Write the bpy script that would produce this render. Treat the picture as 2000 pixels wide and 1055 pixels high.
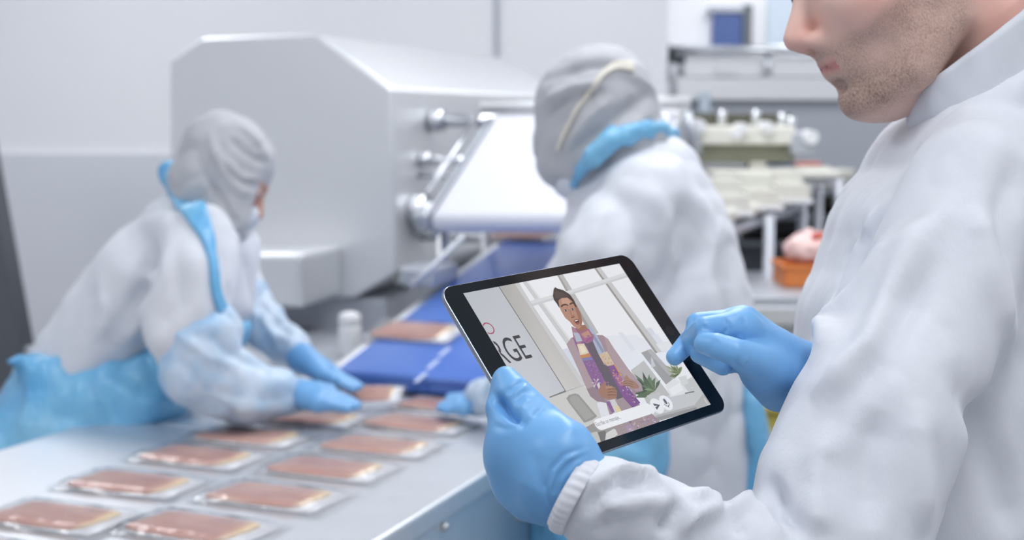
import bpy, bmesh, math, random
import numpy as np
from mathutils import Vector, Matrix
from mathutils.bvhtree import BVHTree
from mathutils.geometry import tessellate_polygon

random.seed(7)
scene = bpy.context.scene
for o in list(bpy.data.objects):
    bpy.data.objects.remove(o)
COL = scene.collection

# ------------------------------------------------------------------ camera
FPX = 2600.0
CAMH = 1.5
TH = math.atan(297.5 / FPX)
cd = bpy.data.cameras.new('camera')
cd.sensor_width = 36.0
cd.lens = FPX / 2000.0 * 36.0
cd.clip_start = 0.05
cd.dof.use_dof = True
cd.dof.focus_distance = 1.09
cd.dof.aperture_fstop = 5.0
cam_o = bpy.data.objects.new('camera', cd)
COL.objects.link(cam_o)
cam_o.location = (0, 0, CAMH)
cam_o.rotation_euler = (math.pi / 2 - TH, 0, 0)
scene.camera = cam_o

# ------------------------------------------------------------------ world, exposure
w = bpy.data.worlds.new('world')
scene.world = w
w.use_nodes = True
w.node_tree.nodes['Background'].inputs[0].default_value = (0.905, 0.94, 1.0, 1)
w.node_tree.nodes['Background'].inputs[1].default_value = 0.64
vs = scene.view_settings
vs.view_transform = 'Standard'
vs.look = 'None'
vs.exposure = 0.0
vs.gamma = 1.0
vs.use_curve_mapping = False
CEIL_LIGHT_W = 23.0

# ------------------------------------------------------------------ geometry helpers
XA = np.array([1.0, 0, 0])
FA = np.array([0, math.cos(TH), -math.sin(TH)])
UA = np.array([0, math.sin(TH), math.cos(TH)])
CA = np.array([0, 0, CAMH])


def at(px, py, D):
    """point seen at photo pixel (px, py), D metres in front of the lens"""
    return CA + D * ((px - 1000) / FPX * XA - (py - 527.5) / FPX * UA + FA)


def ray(px, py):
    return (px - 1000) / FPX * XA - (py - 527.5) / FPX * UA + FA


def onz(px, py, z):
    r = ray(px, py)
    return CA + r * ((z - CAMH) / r[2])


def onplane(px, py, P0, N):
    r = ray(px, py)
    return CA + r * (np.dot(np.asarray(P0) - CA, N) / np.dot(r, N))


def dirv(a):
    """horizontal unit vectors of a frame yawed a degrees: along (away), right"""
    a = math.radians(a)
    return np.array([math.sin(a), math.cos(a), 0]), np.array([math.cos(a), -math.sin(a), 0])


DT, UT = dirv(22)      # packing table, conveyors
DM, UM = dirv(18)      # slicer
ZA = np.array([0, 0, 1.0])


def tab(d, u, z):
    return DT * d + UT * u + ZA * z


WO = {}


def mk(name, verts, faces, mat, parent=None, smooth=True, xf=None, uvcol=None):
    me = bpy.data.meshes.new(name)
    me.from_pydata([tuple(map(float, v)) for v in verts], [], [tuple(map(int, f)) for f in faces])
    return mkm(name, me, mat, parent, smooth, xf, uvcol)


def mkm(name, me, mat, parent=None, smooth=True, xf=None, col=None):
    if smooth:
        me.polygons.foreach_set('use_smooth', [True] * len(me.polygons))
    if mat is not None:
        me.materials.append(mat)
    if col is not None:
        ca = me.color_attributes.new('Col', 'FLOAT_COLOR', 'POINT')
        ca.data.foreach_set('color', np.asarray(col, np.float32).ravel())
    o = bpy.data.objects.new(name, me)
    COL.objects.link(o)
    adopt(o, parent, xf)
    me.update()
    return o


def adopt(o, parent, xf=None):
    M = xf if xf is not None else Matrix.Identity(4)
    if parent is not None:
        o.parent = parent
        M = WO[parent.name].inverted() @ M
        WO[o.name] = WO[parent.name] @ M
    else:
        WO[o.name] = M
    o.matrix_local = M


def thing(name, label, cat, loc=(0, 0, 0), rotz=0.0, group=None):
    o = bpy.data.objects.new(name, None)
    o.empty_display_size = 0.05
    COL.objects.link(o)
    M = Matrix.Translation(Vector(tuple(map(float, loc)))) @ Matrix.Rotation(rotz, 4, 'Z')
    o.matrix_local = M
    WO[o.name] = M
    o['label'] = label
    o['category'] = cat
    if group:
        o['group'] = group
    return o


def tag(o, label, cat, group=None):
    o['label'] = label
    o['category'] = cat
    if group:
        o['group'] = group
    return o


def struct(o):
    o['kind'] = 'structure'
    return o


def frame(c, ax=None, ay=None, az=None):
    """matrix with given origin and axes"""
    M = Matrix.Identity(4)
    for j, a in enumerate((ax, ay, az)):
        for i in range(3):
            M[i][j] = float(a[i])
    for i in range(3):
        M[i][3] = float(c[i])
    return M


def tfm(D, U, c=(0, 0, 0)):
    """local x = right, y = along, z = up"""
    return frame(c, U, D, ZA)


def bm_box(bm, c, dims, bev=0.0, seg=2):
    r = bmesh.ops.create_cube(bm, size=1.0)
    vs_ = r['verts']
    for v in vs_:
        v.co = Vector((c[0] + v.co.x * dims[0], c[1] + v.co.y * dims[1], c[2] + v.co.z * dims[2]))
    if bev > 0:
        es = {e for v in vs_ for e in v.link_edges}
        bmesh.ops.bevel(bm, geom=list(es), offset=bev, segments=seg, affect='EDGES', profile=0.5)


def bm_obj(name, bm, mat, parent=None, smooth=False, xf=None):
    me = bpy.data.meshes.new(name)
    bmesh.ops.recalc_face_normals(bm, faces=bm.faces)
    bm.to_mesh(me)
    bm.free()
    o = mkm(name, me, mat, parent, smooth, xf)
    return o


def box(name, c, dims, mat, parent=None, xf=None, bev=0.004):
    bm = bmesh.new()
    bm_box(bm, c, dims, bev)
    return bm_obj(name, bm, mat, parent, False, xf)


def tube_data(pts, rad, n=12, cap=True):
    pts = [np.asarray(p, float) for p in pts]
    m = len(pts)
    rad = [rad] * m if np.isscalar(rad) else rad
    V, Fc = [], []
    prev = None
    for i, p in enumerate(pts):
        t = pts[min(i + 1, m - 1)] - pts[max(i - 1, 0)]
        t = t / (np.linalg.norm(t) + 1e-12)
        if prev is None:
            a = np.array([0, 0, 1.0]) if abs(t[2]) < .9 else np.array([1.0, 0, 0])
        else:
            a = prev
        u = a - t * np.dot(a, t)
        u /= np.linalg.norm(u)
        prev = u
        v = np.cross(t, u)
        for k in range(n):
            an = 2 * math.pi * k / n
            V.append(p + rad[i] * (math.cos(an) * u + math.sin(an) * v))
    for i in range(m - 1):
        for k in range(n):
            k2 = (k + 1) % n
            Fc.append((i * n + k, i * n + k2, (i + 1) * n + k2, (i + 1) * n + k))
    if cap:
        Fc.append(tuple(range(n - 1, -1, -1)))
        Fc.append(tuple((m - 1) * n + k for k in range(n)))
    return V, Fc


def tube(name, pts, rad, mat, parent=None, n=14, xf=None, flatcaps=True):
    V, Fc = tube_data(pts, rad, n)
    o = mk(name, V, Fc, mat, parent, True, xf)
    if flatcaps:
        for p in list(o.data.polygons)[-2:]:
            p.use_smooth = False
    return o


def lathe(name, prof, mat, parent=None, xf=None, n=24):
    """prof: (r, z) from bottom to top"""
    V, Fc = [], []
    for r, z in prof:
        for k in range(n):
            a = 2 * math.pi * k / n
            V.append((r * math.cos(a), r * math.sin(a), z))
    for i in range(len(prof) - 1):
        for k in range(n):
            k2 = (k + 1) % n
            Fc.append((i * n + k, i * n + k2, (i + 1) * n + k2, (i + 1) * n + k))
    Fc.append(tuple(range(n - 1, -1, -1)))
    Fc.append(tuple((len(prof) - 1) * n + k for k in range(n)))
    return mk(name, V, Fc, mat, parent, True, xf)


def prism(name, poly, depth_vec, mat, parent=None, bev=0.006):
    """polygon of world points extruded by depth_vec"""
    bm = bmesh.new()
    a = [bm.verts.new(tuple(map(float, p))) for p in poly]
    b = [bm.verts.new(tuple(map(float, np.asarray(p) + depth_vec))) for p in poly]
    n = len(poly)
    bm.faces.new(a)
    bm.faces.new(b[::-1])
    for i in range(n):
        bm.faces.new((a[i], a[(i + 1) % n], b[(i + 1) % n], b[i]))
    bmesh.ops.recalc_face_normals(bm, faces=bm.faces)
    if bev:
        bmesh.ops.bevel(bm, geom=list(bm.edges), offset=bev, segments=3, affect='EDGES', profile=.5)
    return bm_obj(name, bm, mat, parent)


# ------------------------------------------------------------------ implicit surfaces
def _hash(i, j, k, s):
    n = (i * 374761393 + j * 668265263 + k * 2147483647 + s * 974711) & 0xffffffff
    n = ((n ^ (n >> 13)) * 1274126177) & 0xffffffff
    return ((n ^ (n >> 16)) & 0xffff) / 65535.0


def vnoise(P, s=0):
    """value noise in -1..1 on an (n,3) array"""
    P = np.asarray(P, float)
    I = np.floor(P).astype(np.int64)
    t = P - I
    t = t * t * (3 - 2 * t)
    r = np.zeros(len(P))
    for a in (0, 1):
        for b in (0, 1):
            for c in (0, 1):
                wgt = (t[:, 0] if a else 1 - t[:, 0]) * (t[:, 1] if b else 1 - t[:, 1]) * (t[:, 2] if c else 1 - t[:, 2])
                r += wgt * _hash(I[:, 0] + a, I[:, 1] + b, I[:, 2] + c, s)
    return r * 2 - 1


class SDF:
    def __init__(s, h):
        s.h = h
        s.ops = []

    def chain(s, pts, k=.015, flat=None, fs=1.0, cut=False):
        """pts: [(point, radius)]; flat: axis along which the section is fs times wider"""
        P = [np.asarray(p, float) for p, _ in pts]
        R = [r for _, r in pts]
        m = max(R) * max(1, fs) + k
        lo = np.min([p for p in P], 0) - m
        hi = np.max([p for p in P], 0) + m
        fx = None if flat is None else np.asarray(flat, float) / np.linalg.norm(flat)

        def fn(X, Y, Z):
            d = None
            n = len(P)
            for i in range(max(1, n - 1)):
                a, b = P[i], P[min(i + 1, n - 1)]
                ra, rb = R[i], R[min(i + 1, n - 1)]
                ba = b - a
                L = float(np.dot(ba, ba)) + 1e-12
                qx, qy, qz = X - a[0], Y - a[1], Z - a[2]
                t = np.clip((qx * ba[0] + qy * ba[1] + qz * ba[2]) / L, 0, 1)
                qx, qy, qz = qx - t * ba[0], qy - t * ba[1], qz - t * ba[2]
                if fx is not None:
                    dp = (qx * fx[0] + qy * fx[1] + qz * fx[2]) * (1 / fs - 1)
                    qx, qy, qz = qx + dp * fx[0], qy + dp * fx[1], qz + dp * fx[2]
                e = np.sqrt(qx * qx + qy * qy + qz * qz) - (ra + t * (rb - ra))
                d = e if d is None else np.minimum(d, e)
            return d
        s.ops.append((fn, lo, hi, k, cut))
        return s

    def ell(s, c, r, R=None, k=.01, cut=False):
        c = np.asarray(c, float)
        r = np.asarray(r, float)
        m = float(r.max()) + k
        R_ = None if R is None else np.asarray(R, float)

        def fn(X, Y, Z):
            x, y, z = X - c[0], Y - c[1], Z - c[2]
            if R_ is not None:     # rows: local axes
                x, y, z = [R_[i][0] * x + R_[i][1] * y + R_[i][2] * z for i in range(3)]
            k0 = np.sqrt((x / r[0]) ** 2 + (y / r[1]) ** 2 + (z / r[2]) ** 2)
            k1 = np.sqrt((x / r[0] ** 2) ** 2 + (y / r[1] ** 2) ** 2 + (z / r[2] ** 2) ** 2) + 1e-9
            return k0 * (k0 - 1) / k1
        s.ops.append((fn, c - m, c + m, k, cut))
        return s

    def half(s, p, n, k=.004):
        """cut away the side the normal n points to"""
        p = np.asarray(p, float)
        n = np.asarray(n, float) / np.linalg.norm(n)

        def fn(X, Y, Z):
            return -((X - p[0]) * n[0] + (Y - p[1]) * n[1] + (Z - p[2]) * n[2])
        s.ops.append((fn, None, None, k, True))
        return s

    def data(s):
        h = s.h
        adds = [o for o in s.ops if not o[4]]
        lo = np.min([o[1] for o in adds], 0) - 3 * h
        hi = np.max([o[2] for o in adds], 0) + 3 * h
        n = np.ceil((hi - lo) / h).astype(int) + 1
        ax = [(lo[i] + h * np.arange(n[i])).astype(np.float32) for i in range(3)]
        F = np.full(tuple(n), .08, np.float32)
        for fn, l, u, k, cut in s.ops:
            if l is None:
                sl = (slice(None),) * 3
            else:
                a = np.maximum(0, np.floor((l - lo) / h).astype(int) - 3)
                b = np.minimum(n, np.ceil((u - lo) / h).astype(int) + 4)
                if np.any(b <= a):
                    continue
                sl = tuple(slice(int(a[i]), int(b[i])) for i in range(3))
            X = ax[0][sl[0]][:, None, None]
            Y = ax[1][sl[1]][None, :, None]
            Z = ax[2][sl[2]][None, None, :]
            d = fn(X, Y, Z).astype(np.float32)
            G = F[sl]
            if cut:
                d = -d
                hh = np.clip(.5 - .5 * (G - d) / k, 0, 1)
                F[sl] = G + (d - G) * hh + k * hh * (1 - hh)
            else:
                hh = np.clip(.5 + .5 * (G - d) / k, 0, 1)
                F[sl] = G + (d - G) * hh - k * hh * (1 - hh)
        return surfnets(F, lo, h)


def surfnets(F, lo, h):
    S = F < 0
    cnt = np.zeros(tuple(np.array(F.shape) - 1), np.int8)
    off = [(a, b, c) for a in (0, 1) for b in (0, 1) for c in (0, 1)]
    nx, ny, nz = cnt.shape
    for a, b, c in off:
        cnt += S[a:a + nx, b:b + ny, c:c + nz]
    act = (cnt > 0) & (cnt < 8)
    I, J, K = np.nonzero(act)
    idx = np.full(cnt.shape, -1, np.int64)
    idx[I, J, K] = np.arange(len(I))
    acc = np.zeros((len(I), 3))
    num = np.zeros(len(I))
    for a in off:
        for axis in range(3):
            if a[axis]:
                continue
            b = list(a)
            b[axis] = 1
            fa = F[I + a[0], J + a[1], K + a[2]]
            fb = F[I + b[0], J + b[1], K + b[2]]
            m = (fa < 0) != (fb < 0)
            t = np.where(m, fa / np.where(m, fa - fb, 1), 0)
            p = np.zeros((len(I), 3)) + np.array(a, float)
            p[:, axis] = t
            acc += p * m[:, None]
            num += m
    V = lo + h * (np.stack([I, J, K], 1) + acc / num[:, None])
    quads = []
    for axis in range(3):
        o1, o2 = [(1, 2), (2, 0), (0, 1)][axis]
        sl0 = [slice(None)] * 3
        sl1 = [slice(None)] * 3
        sl0[axis] = slice(0, -1)
        sl1[axis] = slice(1, None)
        A, B = S[tuple(sl0)], S[tuple(sl1)]
        E = np.stack(np.nonzero(A != B), 1)
        ok = (E[:, o1] > 0) & (E[:, o2] > 0) & (E[:, o1] < cnt.shape[o1]) & (E[:, o2] < cnt.shape[o2])
        E = E[ok]
        inside_first = A[E[:, 0], E[:, 1], E[:, 2]]

        def cell(d1, d2):
            q = E.copy()
            q[:, o1] -= d1
            q[:, o2] -= d2
            return idx[q[:, 0], q[:, 1], q[:, 2]]
        q = np.stack([cell(1, 1), cell(0, 1), cell(0, 0), cell(1, 0)], 1)
        q[~inside_first] = q[~inside_first][:, ::-1]
        quads.append(q)
    Q = np.concatenate(quads, 0)
    Q = Q[(Q >= 0).all(1)]
    return V, Q


def smooth_verts(V, Q, it=1, lam=.5):
    E = np.concatenate([Q[:, [0, 1]], Q[:, [1, 2]], Q[:, [2, 3]], Q[:, [3, 0]]])
    E = np.concatenate([E, E[:, ::-1]])
    deg = np.bincount(E[:, 0], minlength=len(V)).astype(float)[:, None]
    for _ in range(it):
        A = np.zeros_like(V)
        for j in range(3):
            A[:, j] = np.bincount(E[:, 0], weights=V[E[:, 1], j], minlength=len(V))
        V = V + lam * (A / np.maximum(deg, 1) - V)
    return V


def vnormals(V, Q):
    n = np.cross(V[Q[:, 2]] - V[Q[:, 0]], V[Q[:, 3]] - V[Q[:, 1]])
    N = np.zeros_like(V)
    for c in range(4):
        for j in range(3):
            N[:, j] += np.bincount(Q[:, c], weights=n[:, j], minlength=len(V))
    return N / (np.linalg.norm(N, axis=1, keepdims=True) + 1e-12)


def bvh_of(V, Q):
    return BVHTree.FromPolygons([tuple(v) for v in V.tolist()], [tuple(q) for q in Q.tolist()])


def trace(bvh, px, py):
    r = ray(px, py)
    hit = bvh.ray_cast(Vector(CA), Vector(r / np.linalg.norm(r)))
    return None if hit[0] is None else np.array(hit[0])


def folds(V, Q, specs, bvh=None):
    """raise ridges / press creases in the cloth along lines; spec = (pixel polyline, width m, height m)"""
    bvh = bvh or bvh_of(V, Q)
    N = vnormals(V, Q)
    disp = np.zeros(len(V))
    for line, wd, hg in specs:
        pts = []
        for (x0, y0), (x1, y1) in zip(line[:-1], line[1:]):
            for i in range(6):
                p = trace(bvh, x0 + (x1 - x0) * i / 6, y0 + (y1 - y0) * i / 6)
                if p is not None:
                    pts.append(p)
        p = trace(bvh, *line[-1])
        if p is not None:
            pts.append(p)
        if len(pts) < 2:
            continue
        pts = np.array(pts)
        lo, hi = pts.min(0) - 3 * wd, pts.max(0) + 3 * wd
        sel = np.nonzero(((V > lo) & (V < hi)).all(1))[0]
        if not len(sel):
            continue
        P = V[sel]
        best = np.full(len(sel), 1e9)
        par = np.zeros(len(sel))
        m = len(pts) - 1
        for i in range(m):
            a, b = pts[i], pts[i + 1]
            ba = b - a
            t = np.clip(((P - a) @ ba) / (ba @ ba + 1e-12), 0, 1)
            d = np.linalg.norm(P - a - t[:, None] * ba, axis=1)
            par = np.where(d < best, (i + t) / m, par)
            best = np.minimum(best, d)
        taper = np.clip(np.minimum(par, 1 - par) * 4 + .06, 0, 1)
        disp[sel] += hg * taper * np.exp(-(best / wd) ** 2)
    return V + N * disp[:, None]


def crumple(V, Q, amp, freq, s=0, stretch=(1, 1, 1)):
    N = vnormals(V, Q)
    P = V * np.array(stretch)
    n = vnoise(P * freq, s) + .5 * vnoise(P * freq * 2.1 + 5, s + 1)
    n = np.abs(n) * 2 - .8
    return V + N * (amp * n)[:, None]


def sdf_obj(name, V, Q, mat, parent=None, xf=None, col=None):
    me = bpy.data.meshes.new(name)
    me.vertices.add(len(V))
    me.vertices.foreach_set('co', np.asarray(V, np.float32).ravel())
    me.loops.add(len(Q) * 4)
    me.loops.foreach_set('vertex_index', np.asarray(Q, np.int32).ravel())
    me.polygons.add(len(Q))
    me.polygons.foreach_set('loop_start', np.arange(0, len(Q) * 4, 4, dtype=np.int32))
    me.polygons.foreach_set('loop_total', np.full(len(Q), 4, np.int32))
    me.update(calc_edges=True)
    me.validate()
    return mkm(name, me, mat, parent, True, xf, col)


def ribbon(name, bvh, line, widths, mat, parent, lift=.004, thick=.003):
    """a strap laid on a surface: centre line in photo pixels, widths in metres"""
    cs, ns = [], []
    tot = []
    for i in range(len(line) - 1):
        for s in range(5):
            t = s / 5
            tot.append((line[i][0] * (1 - t) + line[i + 1][0] * t, line[i][1] * (1 - t) + line[i + 1][1] * t,
                        widths[i] * (1 - t) + widths[i + 1] * t))
    tot.append((*line[-1], widths[-1]))
    W_ = []
    for x, y, wd in tot:
        r = ray(x, y)
        hit = bvh.ray_cast(Vector(CA), Vector(r / np.linalg.norm(r)))
        if hit[0] is None:
            continue
        cs.append(np.array(hit[0]))
        nn = np.array(hit[1])
        if nn @ r > 0:
            nn = -nn
        ns.append(nn)
        W_.append(wd)
    cs = np.array(cs)
    ns = np.array(ns)
    for _ in range(4):
        ns[1:-1] = (ns[:-2] + ns[1:-1] * 2 + ns[2:]) / 4
        cs[1:-1] = (cs[:-2] + cs[1:-1] * 2 + cs[2:]) / 4
    V, Fc = [], []
    m = 7
    for i in range(len(cs)):
        t = cs[min(i + 1, len(cs) - 1)] - cs[max(i - 1, 0)]
        b = np.cross(t, ns[i])
        b /= np.linalg.norm(b) + 1e-9
        for layer in (0, 1):
            for j in range(m):
                q = cs[i] + b * W_[i] * (j / (m - 1) - .5)
                near = bvh.find_nearest(Vector(q))
                n_ = ns[i]
                base = np.array(near[0]) if near[0] is not None else q
                V.append(base + n_ * (lift + (thick if layer else -lift)))
    w2 = 2 * m
    for i in range(len(cs) - 1):
        for j in range(m - 1):
            a = i * w2 + m + j
            Fc.append((a, a + 1, a + 1 + w2, a + w2))
            a = i * w2 + j
            Fc.append((a + w2, a + 1 + w2, a + 1, a))
        for j, fl in ((0, 0), (m - 1, 1)):
            a = i * w2 + j
            q = (a, a + m, a + m + w2, a + w2)
            Fc.append(q if not fl else q[::-1])
    return mk(name, V, Fc, mat, parent)

# ------------------------------------------------------------------ materials
def lin(r, g, b):
    f = lambda c: (c / 255 / 12.92) if c / 255 <= .04045 else ((c / 255 + .055) / 1.055) ** 2.4
    return (f(r), f(g), f(b), 1.0)


def material(name, rgb, rough=.5, metal=0.0, **kw):
    m = bpy.data.materials.new(name)
    m.use_nodes = True
    nt = m.node_tree
    b = nt.nodes['Principled BSDF']
    b.inputs['Base Color'].default_value = lin(*rgb)
    b.inputs['Roughness'].default_value = rough
    b.inputs['Metallic'].default_value = metal
    for k, v in kw.items():
        b.inputs[k.replace('_', ' ')].default_value = v
    return m


def nd(m, t, **props):
    n = m.node_tree.nodes.new(t)
    for k, v in props.items():
        setattr(n, k, v)
    return n


def lk(m, a, b):
    m.node_tree.links.new(a, b)


def bsdf(m):
    return m.node_tree.nodes['Principled BSDF']


def coords(m, scale=(1, 1, 1), kind='Object'):
    tc = nd(m, 'ShaderNodeTexCoord')
    mp = nd(m, 'ShaderNodeMapping')
    mp.inputs['Scale'].default_value = scale
    lk(m, tc.outputs[kind], mp.inputs['Vector'])
    return mp.outputs['Vector']


def noise(m, scale, detail=3, stretch=(1, 1, 1), rough=.5):
    n = nd(m, 'ShaderNodeTexNoise')
    n.inputs['Scale'].default_value = scale
    n.inputs['Detail'].default_value = detail
    n.inputs['Roughness'].default_value = rough
    lk(m, coords(m, stretch), n.inputs['Vector'])
    return n.outputs['Fac']


def bump(m, fac, strength=.2, dist=.005):
    b = nd(m, 'ShaderNodeBump')
    b.inputs['Strength'].default_value = strength
    b.inputs['Distance'].default_value = dist
    lk(m, fac, b.inputs['Height'])
    lk(m, b.outputs['Normal'], bsdf(m).inputs['Normal'])
    return m


def ramp(m, fac, stops, inp='Base Color'):
    r = nd(m, 'ShaderNodeValToRGB')
    el = r.color_ramp.elements
    while len(el) < len(stops):
        el.new(.5)
    for e, (p, c) in zip(el, stops):
        e.position = p
        e.color = lin(*c)
    lk(m, fac, r.inputs['Fac'])
    if inp:
        lk(m, r.outputs['Color'], bsdf(m).inputs[inp])
    return r.outputs['Color']


def m_fabric(name, c1, c2, rough=.75, bs=.35, scale=9):
    m = material(name, c1, rough)
    f = noise(m, scale, 5, (1, 1, .6), .6)
    ramp(m, f, [(.3, c2), (.7, c1)])
    g = noise(m, 38, 4, (1, 1, .5), .6)
    bump(m, g, bs, .004)
    b = bsdf(m)
    b.inputs['Sheen Weight'].default_value = .15
    return m


M = {}
M['coverall'] = m_fabric('white_nonwoven', (217, 219, 226), (210, 213, 221))
M['hood'] = m_fabric('hood_nonwoven', (190, 191, 196), (176, 178, 184), bs=.5)
M['cuff'] = m_fabric('elastic_cuff', (220, 221, 228), (212, 214, 222))
M['mask'] = m_fabric('mask_nonwoven', (214, 218, 226), (206, 210, 220))
M['elastic'] = material('cream_elastic', (224, 220, 208), .7)


def m_glove():
    m = material('blue_nitrile', (112, 170, 222), .42)
    f = noise(m, 14, 3)
    ramp(m, f, [(.25, (103, 161, 215)), (.75, (122, 178, 227))])
    g = noise(m, 120, 4, (1, 1, .35))
    bump(m, g, .12, .002)
    return m


M['glove'] = m_glove()


def m_apron():
    m = material('blue_polythene', (116, 184, 226), .22)
    f = noise(m, 6, 4)
    ramp(m, f, [(.25, (84, 163, 218)), (.6, (128, 192, 228)), (.85, (162, 208, 232))])
    g = noise(m, 16, 5, (1, 1, .4), .65)
    bump(m, g, .9, .014)
    return m


M['apron'] = m_apron()


def m_sleeve():
    m = material('translucent_sleeve_cover', (196, 212, 228), .4)
    f = noise(m, 11, 5, (1, 1, 1), .6)
    cr = ramp(m, f, [(.3, (160, 192, 222)), (.5, (192, 209, 227)), (.75, (217, 223, 233))], None)
    at_ = nd(m, 'ShaderNodeAttribute', attribute_name='Col')
    mx = nd(m, 'ShaderNodeMix', data_type='RGBA')
    lk(m, at_.outputs['Fac'], mx.inputs['Factor'])
    lk(m, cr, mx.inputs['A'])
    mx.inputs['B'].default_value = lin(104, 172, 222)
    lk(m, mx.outputs['Result'], bsdf(m).inputs['Base Color'])
    g = noise(m, 24, 5, (1, 1, .5), .65)
    bump(m, g, .6, .008)
    return m


M['sleeve'] = m_sleeve()


def m_steel(name, rgb=(196, 199, 204), rough=.32, stretch=(60, 60, 1.0), bs=.05):
    m = material(name, rgb, rough, 1.0)
    f = noise(m, 4, 4, stretch)
    r = nd(m, 'ShaderNodeMapRange')
    r.inputs['To Min'].default_value = max(.05, rough - .08)
    r.inputs['To Max'].default_value = rough + .1
    lk(m, f, r.inputs['Value'])
    lk(m, r.outputs['Result'], bsdf(m).inputs['Roughness'])
    bump(m, f, bs, .002)
    return m


M['steel'] = m_steel('brushed_steel', (236, 237, 239), .44)
bsdf(M['steel']).inputs['Metallic'].default_value = .85
M['steel_top'] = m_steel('table_steel', (224, 226, 230), .42, (3, 40, 3))
bsdf(M['steel_top']).inputs['Metallic'].default_value = .75
M['steel_dark'] = m_steel('dark_steel', (120, 124, 130), .4)
M['steel_panel'] = m_steel('panel_steel', (188, 192, 200), .45)
bsdf(M['steel_panel']).inputs['Metallic'].default_value = .5
M['bed'] = m_steel('bed_plate', (178, 182, 190), .5)
bsdf(M['bed']).inputs['Metallic'].default_value = .3
M['chrome'] = material('polished_steel', (216, 218, 222), .3, 1.0)
M['dark'] = material('gap_shade_black', (24, 27, 30), .7)  # flat black for the painted shade at the belt end
M['dark_plastic'] = material('dark_grey_plastic', (96, 100, 106), .55)
M['white_plastic'] = material('white_plastic', (236, 237, 240), .4)
M['white_belt'] = material('white_belt', (220, 221, 229), .55)
M['cream'] = material('cream_plastic', (226, 225, 216), .5)
M['olive'] = material('olive_guard', (140, 141, 122), .5)
M['olive_dark'] = material('dark_olive_roller', (88, 88, 74), .55)
M['orange'] = material('orange_crate', (222, 130, 66), .5)
M['yellow'] = material('yellow_bucket', (206, 190, 96), .5)
M['red'] = material('red_print', (214, 110, 96), .6)
M['blue_box'] = material('blue_box', (84, 116, 160), .5)
M['pink_bag'] = material('pink_bag', (232, 196, 192), .35)


def m_belt():
    m = material('blue_belt', (112, 138, 196), .3)
    f = noise(m, 5, 3)
    ramp(m, f, [(.3, (76, 114, 196)), (.7, (98, 132, 204))])
    return m


M['belt'] = m_belt()
M['belt_edge'] = material('belt_edge_blue', (60, 96, 170), .4)
M['belt_mark'] = material('belt_mark', (190, 202, 232), .5)


def m_wall(name, a, b, rough=.45):
    m = material(name, a, rough)
    f = noise(m, 1.2, 3)
    ramp(m, f, [(.3, b), (.7, a)])
    return m


M['wall'] = m_wall('white_wall_panel', (248, 249, 252), (245, 246, 250))
M['wall_low'] = m_wall('grey_wall_panel', (228, 230, 237), (224, 226, 234))
M['seam'] = material('wall_seam', (186, 190, 200), .5)
M['ceiling'] = m_wall('ceiling_panel', (236, 238, 242), (230, 232, 238))
M['window_blue'] = material('blue_window_glass', (84, 104, 158), .2)
M['window_pale'] = material('pale_panel', (206, 218, 230), .4)


def m_floor():
    m = material('grey_resin_floor', (150, 154, 160), .35)
    f = noise(m, 40, 4)
    ramp(m, f, [(.3, (138, 142, 148)), (.7, (160, 164, 170))])
    return m


M['floor'] = m_floor()


def m_skin():
    m = material('skin', (205, 166, 150), .5)
    b = bsdf(m)
    b.inputs['Subsurface Weight'].default_value = .15
    b.inputs['Subsurface Radius'].default_value = (.01, .004, .002)
    at_ = nd(m, 'ShaderNodeAttribute', attribute_name='Col')
    st = noise(m, 800, 3, (1, 1, .6))
    st2 = noise(m, 55, 3)
    mul = nd(m, 'ShaderNodeMath', operation='MULTIPLY')
    lk(m, st, mul.inputs[0])
    mul.inputs[1].default_value = 1.35
    mul2 = nd(m, 'ShaderNodeMath', operation='MULTIPLY')
    lk(m, mul.outputs[0], mul2.inputs[0])
    lk(m, at_.outputs['Alpha'], mul2.inputs[1])
    mul3 = nd(m, 'ShaderNodeMath', operation='MULTIPLY')
    lk(m, mul2.outputs[0], mul3.inputs[0])
    mr = nd(m, 'ShaderNodeMapRange')
    mr.inputs['To Min'].default_value = .55
    mr.inputs['To Max'].default_value = 1.25
    lk(m, st2, mr.inputs['Value'])
    lk(m, mr.outputs['Result'], mul3.inputs[1])
    mul3.use_clamp = True
    mx = nd(m, 'ShaderNodeMix', data_type='RGBA')
    lk(m, mul3.outputs[0], mx.inputs['Factor'])
    lk(m, at_.outputs['Color'], mx.inputs['A'])
    mx.inputs['B'].default_value = lin(112, 92, 78)
    lk(m, mx.outputs['Result'], b.inputs['Base Color'])
    bump(m, st, .15, .001)
    return m


M['skin'] = m_skin()
M['hair'] = material('brown_hair', (70, 54, 44), .6)
M['eye'] = material('eye_white', (235, 235, 235), .15)
M['iris'] = material('iris', (62, 84, 104), .15)
M['boot'] = material('white_boot', (222, 224, 228), .4)


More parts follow.
